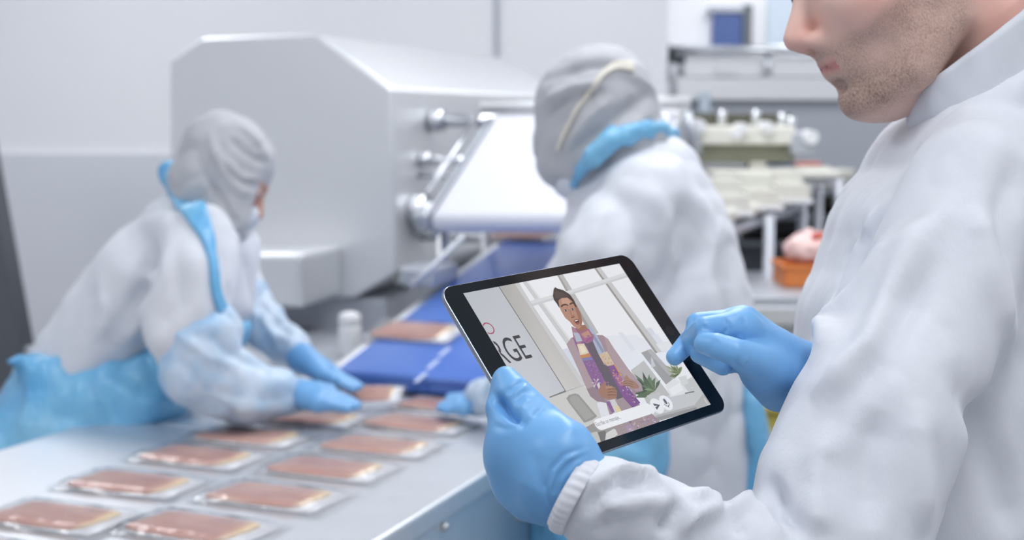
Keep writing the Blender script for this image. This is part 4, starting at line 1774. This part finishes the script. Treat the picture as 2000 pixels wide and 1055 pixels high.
def boots_and_legs(root, hip, dirx, mat, spread=.11, r0=.11):
    """trouser legs down to the floor and boots; dirx = the way the person faces"""
    dirx = np.asarray(dirx, float) * [1, 1, 0]
    dirx /= np.linalg.norm(dirx)
    side = np.cross(ZA, dirx)
    s = SDF(.012)
    for sg in (-1, 1):
        a = np.array(hip) + side * sg * spread * .8
        s.chain([(a, r0), (np.array([a[0], a[1], .48]) + dirx * .03, r0 * .75), (np.array([a[0], a[1], .1]), r0 * .68)], k=.03)
    s.ell(hip, (r0 * 1.25, r0 * 1.25, r0 * 1.1), k=.05)
    s.half((0, 0, .06), (0, 0, -1))
    V, Q = s.data()
    V = crumple(V, Q, .006, 11, 3, (1, 1, .6))
    sdf_obj('trousers', V, Q, mat, root)
    for sg in (-1, 1):
        a = np.array([hip[0], hip[1], 0]) + side * sg * spread * .8
        s = SDF(.008)
        s.chain([(a - dirx * .05 + ZA * .05, .048), (a + dirx * .06 + ZA * .045, .046), (a + dirx * .16 + ZA * .035, .036)], k=.02)
        s.chain([(a - dirx * .02 + ZA * .06, .05), (a - dirx * .02 + ZA * .17, .055)], k=.02)
        s.half((0, 0, .002), (0, 0, -1), .002)
        V, Q = s.data()
        sdf_obj('boot', V, Q, M['boot'], root)


# ================= the man with the tablet
mloc = at(1820, 800, 1.36)
man = thing('person', 'unmasked man with stubble in a white coverall looking down at a tablet', 'person', (mloc[0], mloc[1], 0))
MF = -XA * .93 - UA * .36 - FA * .06
chin_w = at(1688, 226, 1.30)
HXm = headframe((0, 0, 0), MF, UA, 1.06)
off = np.array(HXm @ Vector((.083, 0, -.107)))
HXm = headframe(chin_w - off, MF, UA, 1.06)
inv = HXm.inverted()
tol = lambda p: np.array(inv @ Vector(tuple(p)))
s = head_sdf(.0022)
s.chain([((-.022, 0, -.02), .058), (tol(at(1925, 120, 1.325)), .056), (tol(at(1955, 250, 1.35)), .055)], k=.018)
s.chain([(tol(at(1930, 310, 1.31)), .042), (tol(at(1930, 310, 1.41)), .042)], k=.03)
s.chain([((.050, 0, -.085), .016), (tol(at(1750, 198, 1.302)), .012), (tol(at(1815, 188, 1.306)), .013), (tol(at(1890, 190, 1.33)), .035)], k=.03)
V, Q = s.data()
V = smooth_verts(V, Q, 1)
col_ = skin_colors(V, (236, 198, 184), 1.0)
sdf_obj('body', V, Q, M['skin'], man, HXm, col_)
add_eyes(man, HXm)
s = SDF(.0045)
s.ell((-.022, 0, .060), (.104, .082, .090), k=.01)
s.half((.055, 0, .07), (.9, 0, -.42), .01)
s.half((0, 0, .0), (.35, 0, -1), .01)
V, Q = s.data()
V = crumple(V, Q, .003, 60, 2)
sdf_obj('hair', V, Q, M['hair'], man, HXm)

s = SDF(.0048)
s.chain([Cc(1935, 250, 1.36, 105), Cc(1850, 372, 1.36, 168), Cc(1828, 490, 1.36, 212), Cc(1805, 650, 1.36, 243), Cc(1792, 800, 1.36, 246), Cc(1800, 1080, 1.36, 240)], k=.03, flat=FA, fs=1.5)
s.chain([Cc(2010, 260, 1.36, 110), Cc(1985, 380, 1.36, 150), Cc(1930, 560, 1.36, 190)], k=.04, flat=FA, fs=1.4)
s.chain([Cc(1950, 275, 1.28, 90), Cc(1905, 360, 1.19, 128), Cc(1800, 640, 1.14, 150), Cc(1715, 830, 1.10, 165), Cc(1625, 1105, 1.07, 172)], k=.05)
s.chain([Cc(1705, 800, 1.10, 140), Cc(1560, 925, 1.075, 78), Cc(1590, 1010, 1.065, 110)], k=.03)
s.chain([Cc(1625, 1125, 1.07, 165), Cc(1470, 1110, 1.04, 122), Cc(1345, 1072, 1.02, 104), Cc(1240, 1010, .99, 100), Cc(1165, 978, .974, 88)], k=.012)
s.chain([Cc(1165, 978, .974, 88), Cc(1146, 969, .971, 74)], k=.01)
for k_ in range(40):
    a_ = 2 * math.pi * k_ / 40
    nxt = 2 * math.pi * (k_ + 1) / 40
    col_f, col_b = at(1818, 268, 1.305), at(2080, 105, 1.35)
    el = lambda t_: (col_f + col_b) / 2 + (col_f - col_b) / 2 * .97 * math.cos(t_) + FA * .088 * math.sin(t_)
    s.chain([(el(a_), .010), (el(nxt), .010)], k=.02)
s.chain([Cc(1820, 400, 1.50, 120), Cc(1760, 800, 1.46, 115), Cc(1700, 860, 1.40, 100), Cc(1630, 760, 1.27, 72)], k=.04)
V, Q = s.data()
V = smooth_verts(V, Q, 2)
fl = [([(1872, 372), (1800, 470), (1752, 560), (1700, 680), (1630, 748), (1580, 785)], 0.0136, 0.0159),
      ([(1800, 430), (1730, 500), (1660, 590), (1620, 640), (1585, 720)], 0.0119, 0.0116),
      ([(1740, 380), (1680, 470), (1640, 590), (1610, 690)], 0.0093, 0.0087),
      ([(1830, 500), (1770, 610), (1720, 700), (1640, 790)], 0.0102, -0.0101),
      ([(1700, 420), (1660, 500), (1630, 600)], 0.0068, -0.0072),
      ([(1640, 830), (1600, 900), (1590, 1000), (1600, 1050)], 0.0119, 0.0087),
      ([(1800, 780), (1790, 900), (1800, 1050)], 0.0136, 0.0087),
      ([(1850, 700), (1900, 800), (1960, 980), (1990, 1050)], 0.0170, -0.0101),
      ([(1900, 400), (1940, 500), (1980, 700)], 0.0170, 0.0101),
      ([(1990, 300), (1960, 420), (1975, 560)], 0.0136, -0.0087),
      ([(1720, 800), (1690, 900), (1700, 1040)], 0.0136, -0.0087),
      ([(1500, 930), (1520, 1000), (1570, 1052)], 0.0085, -0.0145),
      ([(1470, 985), (1510, 1010), (1550, 1052)], 0.0085, 0.0087),
      # sleeve
      ([(1128, 1000), (1160, 950), (1215, 920), (1262, 930), (1320, 975)], 0.0068, 0.0101),
      ([(1140, 1010), (1170, 965), (1215, 940), (1280, 955)], 0.0059, -0.0101),
      ([(1150, 1030), (1200, 985), (1260, 975), (1310, 990), (1345, 985)], 0.0085, 0.0087),
      ([(1170, 1050), (1190, 1010), (1195, 1000)], 0.0059, -0.0087),
      ([(1330, 980), (1310, 1010), (1300, 1050)], 0.0068, -0.0116),
      ([(1335, 972), (1370, 972), (1415, 995)], 0.0059, 0.0101),
      ([(1330, 1045), (1345, 1010), (1390, 998), (1420, 1000)], 0.0068, 0.0101),
      ([(1425, 998), (1455, 984), (1480, 988)], 0.0059, 0.0101),
      ([(1420, 995), (1440, 1020), (1450, 1052)], 0.0059, -0.0087)]
V = folds(V, Q, fl)
V = crumple(V, Q, .0018, 22, 9, (1, 1, .55))
cov_m = sdf_obj('coverall', V, Q, M['coverall'], man)
boots_and_legs(man, at(1820, 1120, 1.36) * [1, 1, 0] + [0, 0, .92], (-1, 0, 0), M['coverall'])


def loft(name, rings, mat, parent, thick=.004, n=48, wob=None):
    """open tube through rings of (centre, axis a, axis b); has an inner wall"""
    V, Fc = [], []
    m = len(rings)
    for layer_ in (0, 1):
        for ri, (c, a, b) in enumerate(rings):
            la, lb_ = np.linalg.norm(a), np.linalg.norm(b)
            for k in range(n):
                t = 2 * math.pi * k / n
                sc_ = 1 + (wob(ri, t) if wob else 0)
                V.append(np.asarray(c) + np.asarray(a) * math.cos(t) * sc_ * (1 - layer_ * thick / la) + np.asarray(b) * math.sin(t) * sc_ * (1 - layer_ * thick / lb_))
    for layer_ in (0, 1):
        o = layer_ * m * n
        for i in range(m - 1):
            for k in range(n):
                k2 = (k + 1) % n
                q = (o + i * n + k, o + i * n + k2, o + (i + 1) * n + k2, o + (i + 1) * n + k)
                Fc.append(q if not layer_ else q[::-1])
    for i, fl_ in ((0, 0), (m - 1, 1)):
        for k in range(n):
            k2 = (k + 1) % n
            q = (i * n + k2, i * n + k, m * n + i * n + k, m * n + i * n + k2)
            Fc.append(q if not fl_ else q[::-1])
    return mk(name, V, Fc, mat, parent)


# stand-up collar
f1, b1 = at(1780, 178, 1.295), at(2050, -42, 1.32)
f0, b0 = at(1790, 270, 1.305), at(2085, 120, 1.35)
rings = []
for t in np.linspace(0, 1, 9):
    f_, b_ = f0 * (1 - t) + f1 * t, b0 * (1 - t) + b1 * t
    bul = 1 + .05 * math.sin(t * math.pi)
    rings.append(((f_ + b_) / 2, (f_ - b_) / 2 * bul, FA * (.092 * (1 - t) + .084 * t)))
loft('collar', rings, M['coverall'], man, .006, 64, lambda ri, t: .018 * math.sin(5 * t + ri * .5) + .014 * math.sin(11 * t + ri * .3) + .006 * math.sin(19 * t - ri * .5))

# gathered elastic cuff, left arm
cA, cB = at(1166, 890, .968), at(1084, 1040, .968)
cc_ = (cA + cB) / 2
aa = (cA - cB) / 2
axd = at(1040, 915, .975) - cc_
axd -= aa * (axd @ aa) / (aa @ aa)
axd /= np.linalg.norm(axd)
bb = np.cross(axd, aa) * 1.15
rings = []
for t in np.linspace(-1, 1, 9):
    r = 1.0 + .05 * (1 - t * t) - .05 * (t > .7)
    rings.append((cc_ + axd * t * .0065 + axd * .001, aa * r * .97, bb * r * .97))
loft('cuff', rings, M['cuff'], man, .006, 160, lambda ri, t: .018 * math.cos(31 * t + 1.4 * math.sin(3 * t) + .25 * ri) * (1 if ri < 8 else .5) * (.6 + .4 * math.sin(5 * t + 1)) + .02 * math.sin(3 * t))


def glove(name, chains, extra, parent, h=.0013, fl=(), sm=1):
    s = SDF(h)
    for pts, k in chains:
        s.chain(pts, k=k)
    for f_ in extra:
        f_(s)
    V, Q = s.data()
    V = smooth_verts(V, Q, sm)
    if fl:
        V = folds(V, Q, fl)
    return sdf_obj(name, V, Q, M['glove'], parent), V, Q


# left hand: thumb on the glass, fingers behind the tablet
TD = tabD


def Ct(px, py, off, rpx):
    D = TD(px, py, off)
    return (at(px, py, D), rpx * D / FPX)


wr = Cc(1132, 962, .99, 66)
lh = [
    ([Ct(988, 741, .0085, 26), Ct(1005, 764, .0125, 31), Ct(1034, 799, .0155, 37), Ct(1066, 836, .019, 44), Ct(1100, 876, .024, 53), Cc(1126, 925, .974, 60)], .006),
    ([Cc(1012, 850, .985, 46), Cc(975, 800, 1.000, 27), Ct(982, 772, -.024, 24), Ct(1050, 735, -.020, 22), Ct(1110, 720, -.018, 19)], .018),
    ([Cc(1000, 890, .99, 46), Cc(972, 868, 1.012, 25), Ct(990, 850, -.034, 23), Ct(1075, 800, -.022, 22), Ct(1140, 780, -.018, 19)], .022),
    ([Cc(1012, 935, 1.0, 44), Cc(988, 915, 1.022, 25), Ct(1020, 900, -.036, 22), Ct(1100, 860, -.024, 21), Ct(1160, 840, -.018, 18)], .022),
    ([Cc(1042, 970, 1.0, 40), Cc(1030, 960, 1.025, 24), Ct(1070, 935, -.032, 20), Ct(1130, 900, -.022, 18)], .022),
    ([wr, Cc(1078, 908, .974, 68), Cc(1012, 852, .985, 48)], .012),
    ([wr, Cc(1070, 930, .98, 66), Cc(1002, 892, .99, 50)], .012),
    ([wr, Cc(1070, 960, .985, 56), Cc(1014, 938, 1.0, 48)], .012),
    ([wr, Cc(1085, 978, .99, 44), Cc(1048, 972, 1.0, 42)], .012),
    ([Cc(1098, 935, .972, 64), Cc(1106, 885, .966, 44)], .02),
    ([wr, Cc(1190, 995, 1.0, 62)], .01),
]
fl = [([(958, 768), (990, 800), (1022, 825)], .0042, -.0105),
      ([(1018, 822), (1030, 830)], .004, -.003),
      ([(1150, 872), (1100, 890), (1076, 918), (1067, 950), (1070, 980), (1084, 1006)], .0020, -.0016),
      ([(1152, 878), (1106, 897), (1083, 924), (1074, 954), (1078, 985)], .0022, .0014),
      ([(1150, 886), (1115, 904), (1092, 929), (1081, 958), (1082, 990)], .0020, -.0014),
      ([(1150, 892), (1122, 908), (1100, 932), (1089, 956)], .0022, .0012),
      ([(1040, 880), (1052, 930), (1070, 975)], .005, -.0010),
      ([(1085, 800), (1110, 830), (1125, 850)], .006, .0010),
      ([(985, 770), (1010, 752), (1025, 745)], .0022, -.0013),
      ([(1000, 792), (1022, 768), (1040, 762)], .0022, -.0012),
      ([(992, 780), (1014, 760), (1030, 752)], .0020, .0010),
      ([(1012, 800), (1035, 780)], .0020, .0010),
      ([(1040, 815), (1062, 795)], .0024, -.0010),
      ([(960, 830), (985, 838), (1005, 836)], .003, -.001)]
glove('glove', lh, [], man, fl=fl)

# right hand: index finger on the glass
rh = [
    ([Cc(1445, 640, 1.135, 33), Cc(1376, 642, 1.118, 24), Ct(1345, 668, .016, 21), Ct(1318, 697, .0085, 17.5)], .004),
    ([Cc(1450, 632, 1.160, 31), Cc(1362, 632, 1.148, 22), Ct(1368, 690, .026, 21), Cc(1412, 715, TD(1412, 715, .035), 19)], .004),
    ([Cc(1460, 640, 1.182, 30), Cc(1382, 640, 1.172, 21), Cc(1385, 690, 1.152, 20), Cc(1420, 712, 1.147, 18)], .004),
    ([Cc(1475, 655, 1.200, 28), Cc(1405, 655, 1.192, 19), Cc(1405, 695, 1.175, 18), Cc(1430, 712, 1.165, 16)], .004),
    ([Cc(1377, 671, TD(1377, 671, .052), 22), Cc(1400, 676, TD(1400, 676, .060), 26), Cc(1436, 688, TD(1436, 688, .068), 28), Cc(1478, 708, 1.120, 38), Cc(1530, 745, 1.165, 50)], .004),
    ([Cc(1445, 640, 1.135, 33), Cc(1500, 685, 1.16, 45), Cc(1565, 738, 1.20, 58)], .012),
    ([Cc(1452, 636, 1.160, 32), Cc(1510, 690, 1.18, 46), Cc(1565, 738, 1.20, 58)], .012),
    ([Cc(1462, 645, 1.182, 32), Cc(1520, 700, 1.195, 46), Cc(1565, 738, 1.21, 58)], .012),
    ([Cc(1478, 660, 1.200, 30), Cc(1565, 738, 1.215, 54)], .012),
    ([Cc(1490, 725, 1.14, 40), Cc(1520, 760, 1.17, 40), Cc(1565, 745, 1.20, 58)], .015),
    ([Cc(1565, 738, 1.20, 58), Cc(1640, 775, 1.26, 52)], .012),
]
fl = [([(1420, 620), (1424, 640), (1416, 655)], .0026, -.0018),
      ([(1452, 615), (1452, 645), (1445, 665)], .003, -.0016),
      ([(1430, 700), (1440, 715), (1450, 722)], .0026, -.0014),
      ([(1445, 715), (1455, 705), (1462, 700)], .0024, .0010),
      ([(1386, 690), (1394, 672), (1402, 662)], .0022, -.0008),
      ([(1374, 632), (1378, 648)], .0024, -.0010)]
glove('glove', rh, [], man, fl=fl)


# ================= hooded workers
def hood_sdf(h, neck):
    s = SDF(h)
    s.ell((-.016, 0, .046), (.112, .090, .098), k=.01)
    s.ell((.028, 0, -.022), (.080, .078, .092), k=.03)
    s.chain([((-.020, 0, -.03), .088), *neck], k=.03)
    return s


def hooded(root, HX, neck, fl, bib=None, cut=True):
    inv_ = HX.inverted()
    lp = [(np.array(inv_ @ Vector(tuple(p))), r) for p, r in neck]
    s = head_sdf(.004)
    s.chain([((-.022, 0, -.02), .058), (lp[0][0], .06), (lp[-1][0], .06)], k=.02)
    V, Q = s.data()
    sdf_obj('body', V, Q, M['skin'], root, HX, skin_colors(V, (196, 150, 130), 0))
    add_eyes(root, HX)
    s = hood_sdf(.005, lp)
    if bib:
        s.chain([(np.array(inv_ @ Vector(tuple(p))), r) for p, r in bib], k=.03)
    if cut:
        s.ell((.135, 0, .004), (.082, .056, .040), k=.012, cut=True)
    else:
        s.ell((.046, 0, -.004), (.088, .072, .080), k=.02)
        s.ell((.172, 0, .018), (.062, .044, .014), k=.008, cut=True)
    V, Q = s.data()
    V = smooth_verts(V, Q, 1)
    Vw = np.array([HX @ Vector(tuple(v)) for v in V])
    Vw = crumple(Vw, Q, .0035, 15, 6, (1, 1, 1))
    if fl:
        Vw = folds(Vw, Q, [(l_, w_, h_ * 1.6) for l_, w_, h_ in fl])
    sdf_obj('hood', Vw, Q, M['hood'], root)
    s = SDF(.004)
    s.ell((.070, 0, -.052), (.050, .062, .050), k=.01)
    s.ell((.105, 0, -.036), (.022, .026, .030), k=.02)
    V, Q = s.data()
    sdf_obj('face_mask', V, Q, M['mask'], root, HX)
    return Vw, Q


# ---- worker bending over the table
DW = 2.72
lw_loc = at(150, 800, 2.82)
lwk = thing('person', 'hooded worker in blue apron bending over the table from the left', 'person', (lw_loc[0], lw_loc[1], 0))
LF = XA * .80 - UA * .62 + FA * .12
HXl = headframe(at(433, 345, DW), LF, UA + XA * .3, .90)
neckL = [Cc(405, 400, DW + .02, 78), Cc(372, 452, DW + .04, 92)]
hv, hq = hooded(lwk, HXl, neckL, [([(408, 250), (420, 300), (440, 345), (470, 372), (500, 378)], .010, .006),
                                  ([(395, 330), (420, 370), (455, 425), (470, 445)], .008, -.007),
                                  ([(440, 262), (480, 300), (520, 320)], .010, -.004),
                                  ([(430, 300), (470, 345), (510, 350)], .008, .005),
                                  ([(455, 235), (500, 270), (530, 320)], .009, .004)],
                bib=[Cc(462, 392, DW - .03, 40), Cc(452, 425, DW - .04, 40), Cc(466, 455, DW - .03, 20)])
s = SDF(.007)
s.chain([Cc(395, 425, DW + .05, 66), Cc(365, 470, DW + .06, 98), Cc(310, 545, DW + .08, 118), Cc(235, 640, DW + .09, 116), Cc(165, 740, DW + .1, 112)], k=.03, flat=FA, fs=1.5)
s.chain([Cc(392, 470, DW - .12, 72), Cc(372, 560, DW - .17, 84), Cc(362, 640, DW - .19, 82), Cc(372, 690, DW - .19, 66)], k=.05)
s.chain([Cc(430, 500, DW + .2, 66), Cc(470, 580, DW + .16, 52)], k=.05)
s.chain([Cc(440, 480, DW + .03, 62), Cc(440, 590, DW + .02, 60)], k=.06, flat=FA, fs=1.4)
V, Q = s.data()
V = smooth_verts(V, Q, 1)
V = folds(V, Q, [([(260, 440), (300, 500), (290, 560), (240, 620)], .022, -.014),
                 ([(330, 450), (320, 540), (270, 640), (230, 680)], .020, .012),
                 ([(370, 470), (395, 560), (390, 640)], .018, .010),
                 ([(345, 500), (350, 590), (300, 660)], .016, -.012),
                 ([(190, 540), (210, 610), (190, 670)], .018, .010),
                 ([(420, 470), (440, 540), (450, 600)], .014, -.008)])
V = crumple(V, Q, .006, 10, 12, (1, 1, 1))
cvL = bvh_of(V, Q)
sdf_obj('coverall', V, Q, M['coverall'], lwk)
ribbon('apron_strap', cvL, [(352, 352), (362, 385), (388, 428), (406, 470), (414, 520), (418, 570), (430, 606)], [.055, .055, .042, .026, .018, .018, .026], M['apron'], lwk, .006, .004)
ribbon('apron_strap', bvh_of(hv, hq), [(330, 330), (352, 362), (378, 408)], [.05, .055, .045], M['apron'], lwk, .006, .004) if False else None
# apron collar round the back of the neck
s = SDF(.006)
s.chain([Cc(334, 338, DW + .06, 24), Cc(350, 368, DW - .02, 24), Cc(384, 420, DW - .06, 20), Cc(404, 462, DW - .05, 13)], k=.02)
s.chain([Cc(334, 338, DW + .06, 24), Cc(352, 352, DW + .12, 20)], k=.02)
V, Q = s.data()
V = crumple(V, Q, .005, 22, 3)
sdf_obj('apron_neck_loop', V, Q, M['apron'], lwk)
# apron skirt
s = SDF(.008)
s.chain([Cc(225, 712, DW + .08, 80), Cc(168, 770, DW + .10, 132), Cc(118, 880, DW + .10, 150), Cc(115, 1100, DW + .10, 154), Cc(115, 1400, DW + .10, 156)], k=.04, flat=FA, fs=1.55)
s.chain([Cc(330, 715, DW + .0, 62), Cc(290, 770, DW - .0, 82), Cc(180, 830, DW + .02, 90)], k=.06, flat=FA, fs=1.3)
s.chain([Cc(60, 720, DW - .06, 30), Cc(38, 702, DW - .10, 16), Cc(20, 705, DW - .12, 12)], k=.03)
s.chain([Cc(445, 632, DW + .02, 48), Cc(400, 690, DW, 60)], k=.05, flat=FA, fs=1.6)
s.half(at(150, 668, DW) + ZA * .0, UA * .9 - XA * .12, .01)
V, Q = s.data()
V = smooth_verts(V, Q, 1)
V = folds(V, Q, [([(80, 690), (60, 780), (40, 880)], .02, .014), ([(140, 680), (130, 780), (110, 860)], .02, -.012),
                 ([(200, 680), (215, 740), (260, 790), (330, 790)], .02, .012), ([(180, 740), (210, 800), (240, 830)], .014, -.010),
                 ([(280, 690), (320, 740), (370, 770)], .016, -.010), ([(60, 720), (120, 700), (200, 690)], .012, .008)])
V = crumple(V, Q, .008, 12, 5, (1, 1, .6))
sdf_obj('apron', V, Q, M['apron'], lwk)
# sleeve covers
s = SDF(.006)
s.chain([Cc(392, 660, DW - .19, 82), Cc(390, 720, DW - .20, 80), Cc(470, 762, DW - .17, 70), Cc(535, 768, DW - .15, 52), Cc(582, 770, DW - .13, 32)], k=.02)
V, Q = s.data()
V = smooth_verts(V, Q, 1)
V = folds(V, Q, [([(330, 640), (400, 690), (470, 720)], .014, .008), ([(400, 640), (440, 690), (520, 720)], .012, -.008), ([(380, 740), (450, 790), (540, 800)], .012, .007), ([(340, 690), (400, 760), (480, 780)], .010, -.006)])
V = crumple(V, Q, .004, 18, 15, (1, 1, 1))


def rim_tint(V, p0, d, w):
    t = np.clip(1 - ((V - p0) @ (d / np.linalg.norm(d))) / w, 0, 1) ** 1.5 * .95
    return np.stack([t, t, t, np.ones(len(V))], 1)


sdf_obj('sleeve_cover', V, Q, M['sleeve'], lwk, None, rim_tint(V, at(352, 612, DW - .19), at(480, 790, DW - .19) - at(370, 620, DW - .19), .085))
s = SDF(.006)
s.chain([Cc(478, 582, DW + .15, 48), Cc(520, 640, DW + .12, 46), Cc(565, 678, DW + .08, 38), Cc(592, 700, DW + .05, 26)], k=.02)
V, Q = s.data()
V = folds(V, Q, [([(490, 600), (530, 650), (580, 680)], .012, .008), ([(500, 580), (550, 640), (590, 670)], .010, -.008)])
V = crumple(V, Q, .007, 22, 17)
sdf_obj('sleeve_cover', V, Q, M['sleeve'], lwk, None, rim_tint(V, at(470, 560, DW + .15), at(590, 700, DW + .05) - at(478, 582, DW + .15), .08))


def flat_hand(root, wrist, knuckle, tips, rw, rk, rf, h=.003, thumb=None):
    """wrist, knuckle line ends, four finger polylines"""
    s = SDF(h)
    for kn_, ft in zip(knuckle, tips):
        s.chain([(wrist, rw), (kn_, rk)], k=.012)
        s.chain([(kn_, rk)] + [(p, rf) for p in ft[:-1]] + [(ft[-1], rf * .8)], k=.004)
    if thumb:
        s.chain([(wrist, rw)] + [(p, rf * 1.15) for p in thumb], k=.01)
    V, Q = s.data()
    return sdf_obj('glove', V, Q, M['glove'], root)


zf = ZT + .022
D3 = DW - .13
flat_hand(lwk, at(578, 770, D3), [at(622, 762, D3 - .02), at(626, 772, D3 - .04), at(625, 780, D3 - .055), at(620, 788, D3 - .07)],
          [[at(660, 772, D3 - .02), at(690, 784, D3 - .02)], [at(666, 780, D3 - .04), at(700, 790, D3 - .04)], [at(662, 787, D3 - .055), at(696, 795, D3 - .055)], [at(652, 793, D3 - .07), at(680, 799, D3 - .07)]],
          .026, .017, .0095, thumb=[at(612, 756, D3 + .0), at(645, 760, D3 + .0)])
D4 = DW + .04
flat_hand(lwk, at(590, 700, D4), [at(632, 716, D4 - .0), at(634, 722, D4 - .02), at(632, 728, D4 - .035), at(626, 733, D4 - .05)],
          [[at(668, 736, D4 - .01), at(698, 750, D4 - .02)], [at(672, 740, D4 - .03), at(704, 754, D4 - .035)], [at(668, 745, D4 - .045), at(698, 758, D4 - .05)], [at(660, 748, D4 - .06), at(688, 760, D4 - .065)]],
          .026, .017, .0095, thumb=[at(622, 728, D4 - .05), at(650, 742, D4 - .07)])
boots_and_legs(lwk, at(140, 860, DW + .1) * [1, 1, 0] + [0, 0, .86], UT, M['coverall'], r0=.08)

# ---- worker standing on the far side
DS = 2.52
mw_loc = at(1290, 800, DS)
mwk = thing('person', 'hooded worker seen from behind with blue neck loop, between conveyor and tablet', 'person', (mw_loc[0], mw_loc[1], 0))
SF = -XA * .80 - UA * .55 + FA * .42
HXs = headframe(at(1170, 252, DS), SF, UA - XA * .2, 1.08)
neckS = [Cc(1200, 290, DS + .01, 92), Cc(1232, 345, DS + .01, 100)]
hooded(mwk, HXs, neckS, [([(1080, 150), (1150, 130), (1220, 125)], .010, -.006), ([(1060, 200), (1120, 170), (1190, 160)], .010, .007),
                         ([(1055, 240), (1110, 200), (1180, 175)], .008, -.006), ([(1120, 300), (1200, 230), (1290, 170)], .010, -.008),
                         ([(1100, 300), (1150, 230), (1200, 190)], .009, .006), ([(1130, 320), (1210, 260), (1290, 210)], .009, .006),
                         ([(1230, 140), (1270, 170), (1290, 200)], .010, .004)], cut=False)
s = SDF(.007)
s.chain([Cc(1228, 330, DS + .03, 92), Cc(1250, 400, DS + .03, 142), Cc(1262, 500, DS + .03, 178), Cc(1272, 620, DS + .03, 196), Cc(1285, 780, DS + .03, 192), Cc(1300, 960, DS + .03, 186), Cc(1305, 1090, DS + .03, 180)], k=.03, flat=FA, fs=1.2)
s.chain([Cc(1262, 400, DS - .12, 92), Cc(1180, 500, DS - .17, 92), Cc(1128, 640, DS - .14, 82), Cc(1130, 700, DS - .10, 66), Cc(1040, 755, DS - .02, 50), Cc(985, 772, DS + .05, 40)], k=.05)
s.chain([Cc(1200, 420, DS + .22, 70), Cc(1120, 560, DS + .25, 60), Cc(1080, 700, DS + .2, 50)], k=.05)
V, Q = s.data()
V = smooth_verts(V, Q, 1)
V = folds(V, Q, [([(1150, 350), (1220, 400), (1250, 480), (1235, 560)], .020, -.014), ([(1250, 350), (1300, 430), (1300, 560)], .022, .010),
                 ([(1180, 380), (1160, 470), (1110, 540)], .020, .012), ([(1330, 380), (1340, 500), (1300, 620)], .022, -.010),
                 ([(1400, 420), (1380, 540), (1400, 680)], .022, .012), ([(1280, 470), (1260, 600), (1280, 700)], .018, .010),
                 ([(1340, 480), (1300, 560), (1240, 610)], .014, .008), ([(1370, 660), (1380, 800), (1370, 960)], .018, .008),
                 ([(1420, 560), (1440, 700), (1430, 900)], .018, -.008)])
V = crumple(V, Q, .005, 11, 22)
cvS = bvh_of(V, Q)
sdf_obj('coverall', V, Q, M['coverall'], mwk)
# apron neck loop
s = SDF(.006)
s.chain([Cc(1310, 262, DS + .06, 14), Cc(1286, 250, DS - .055, 19), Cc(1240, 256, DS - .105, 22), Cc(1190, 276, DS - .125, 24), Cc(1156, 304, DS - .12, 21), Cc(1132, 336, DS - .085, 14), Cc(1118, 362, DS - .03, 10)], k=.02)
V, Q = s.data()
V = crumple(V, Q, .005, 24, 3)
sdf_obj('apron_neck_loop', V, Q, M['apron'], mwk)
# apron: front panel and the loose rear flap
s = SDF(.008)
s.chain([Cc(1190, 640, DS + .02, 148), Cc(1192, 760, DS + .02, 152), Cc(1195, 980, DS + .02, 160), Cc(1195, 1400, DS + .02, 164)], k=.03, flat=FA, fs=1.75)
s.half(at(1337, 840, DS - .2), XA * .90 - UA * .36 - FA * .2, .01)
s.half(at(1100, 470, DS), UA, .01)
s.chain([Cc(1440, 690, DS - .07, 24), Cc(1458, 780, DS - .08, 36), Cc(1468, 860, DS - .08, 44), Cc(1466, 960, DS - .08, 42), Cc(1466, 1150, DS - .08, 46)], k=.02, flat=FA, fs=1.5)
V, Q = s.data()
V = folds(V, Q, [([(1440, 720), (1450, 820), (1455, 980)], .010, -.010), ([(1470, 720), (1490, 820), (1485, 960)], .010, .008), ([(1200, 870), (1240, 900), (1260, 960)], .02, .012)])
V = crumple(V, Q, .008, 12, 8, (1, 1, .5))
sdf_obj('apron', V, Q, M['apron'], mwk)
s = SDF(.006)
s.chain([Cc(1010, 762, DS + .03, 48), Cc(965, 775, DS + .07, 44), Cc(932, 780, DS + .10, 32)], k=.02)
V, Q = s.data()
V = crumple(V, Q, .006, 24, 2)
sdf_obj('sleeve_cover', V, Q, M['sleeve'], mwk, None, rim_tint(V, at(1040, 755, DS), at(930, 780, DS + .1) - at(1010, 760, DS + .03), .05))
D5 = DS + .11
flat_hand(mwk, at(932, 782, D5), [at(898, 786, D5 + .02), at(898, 790, D5 + .0), at(900, 793, D5 - .02), at(906, 797, D5 - .035)],
          [[at(876, 788, D5 + .03), at(862, 792, D5 + .03)], [at(874, 793, D5 + .01), at(858, 797, D5 + .01)], [at(876, 797, D5 - .01), at(862, 800, D5 - .01)], [at(884, 800, D5 - .03), at(872, 803, D5 - .03)]],
          .024, .016, .0095, thumb=[at(905, 776, D5 + .04), at(880, 778, D5 + .05)])
# mask elastic over the hood
hb_ = bvh_of(*[np.array([v.co for v in bpy.data.objects[o].data.vertices]) if i == 0 else np.array([p.vertices[:] for p in bpy.data.objects[o].data.polygons]) for i, o in enumerate(['hood.001', 'hood.001'])])
Wh = WO['hood.001']
ribbon('mask_elastic', hb_, [(1236, 132), (1205, 128), (1172, 150), (1140, 195), (1112, 245), (1092, 292)], [.022, .017, .009, .006, .006, .006], M['elastic'], mwk, .004, .003)
boots_and_legs(mwk, at(1290, 1100, DS + .03) * [1, 1, 0] + [0, 0, .84], -UT, M['coverall'], r0=.12)
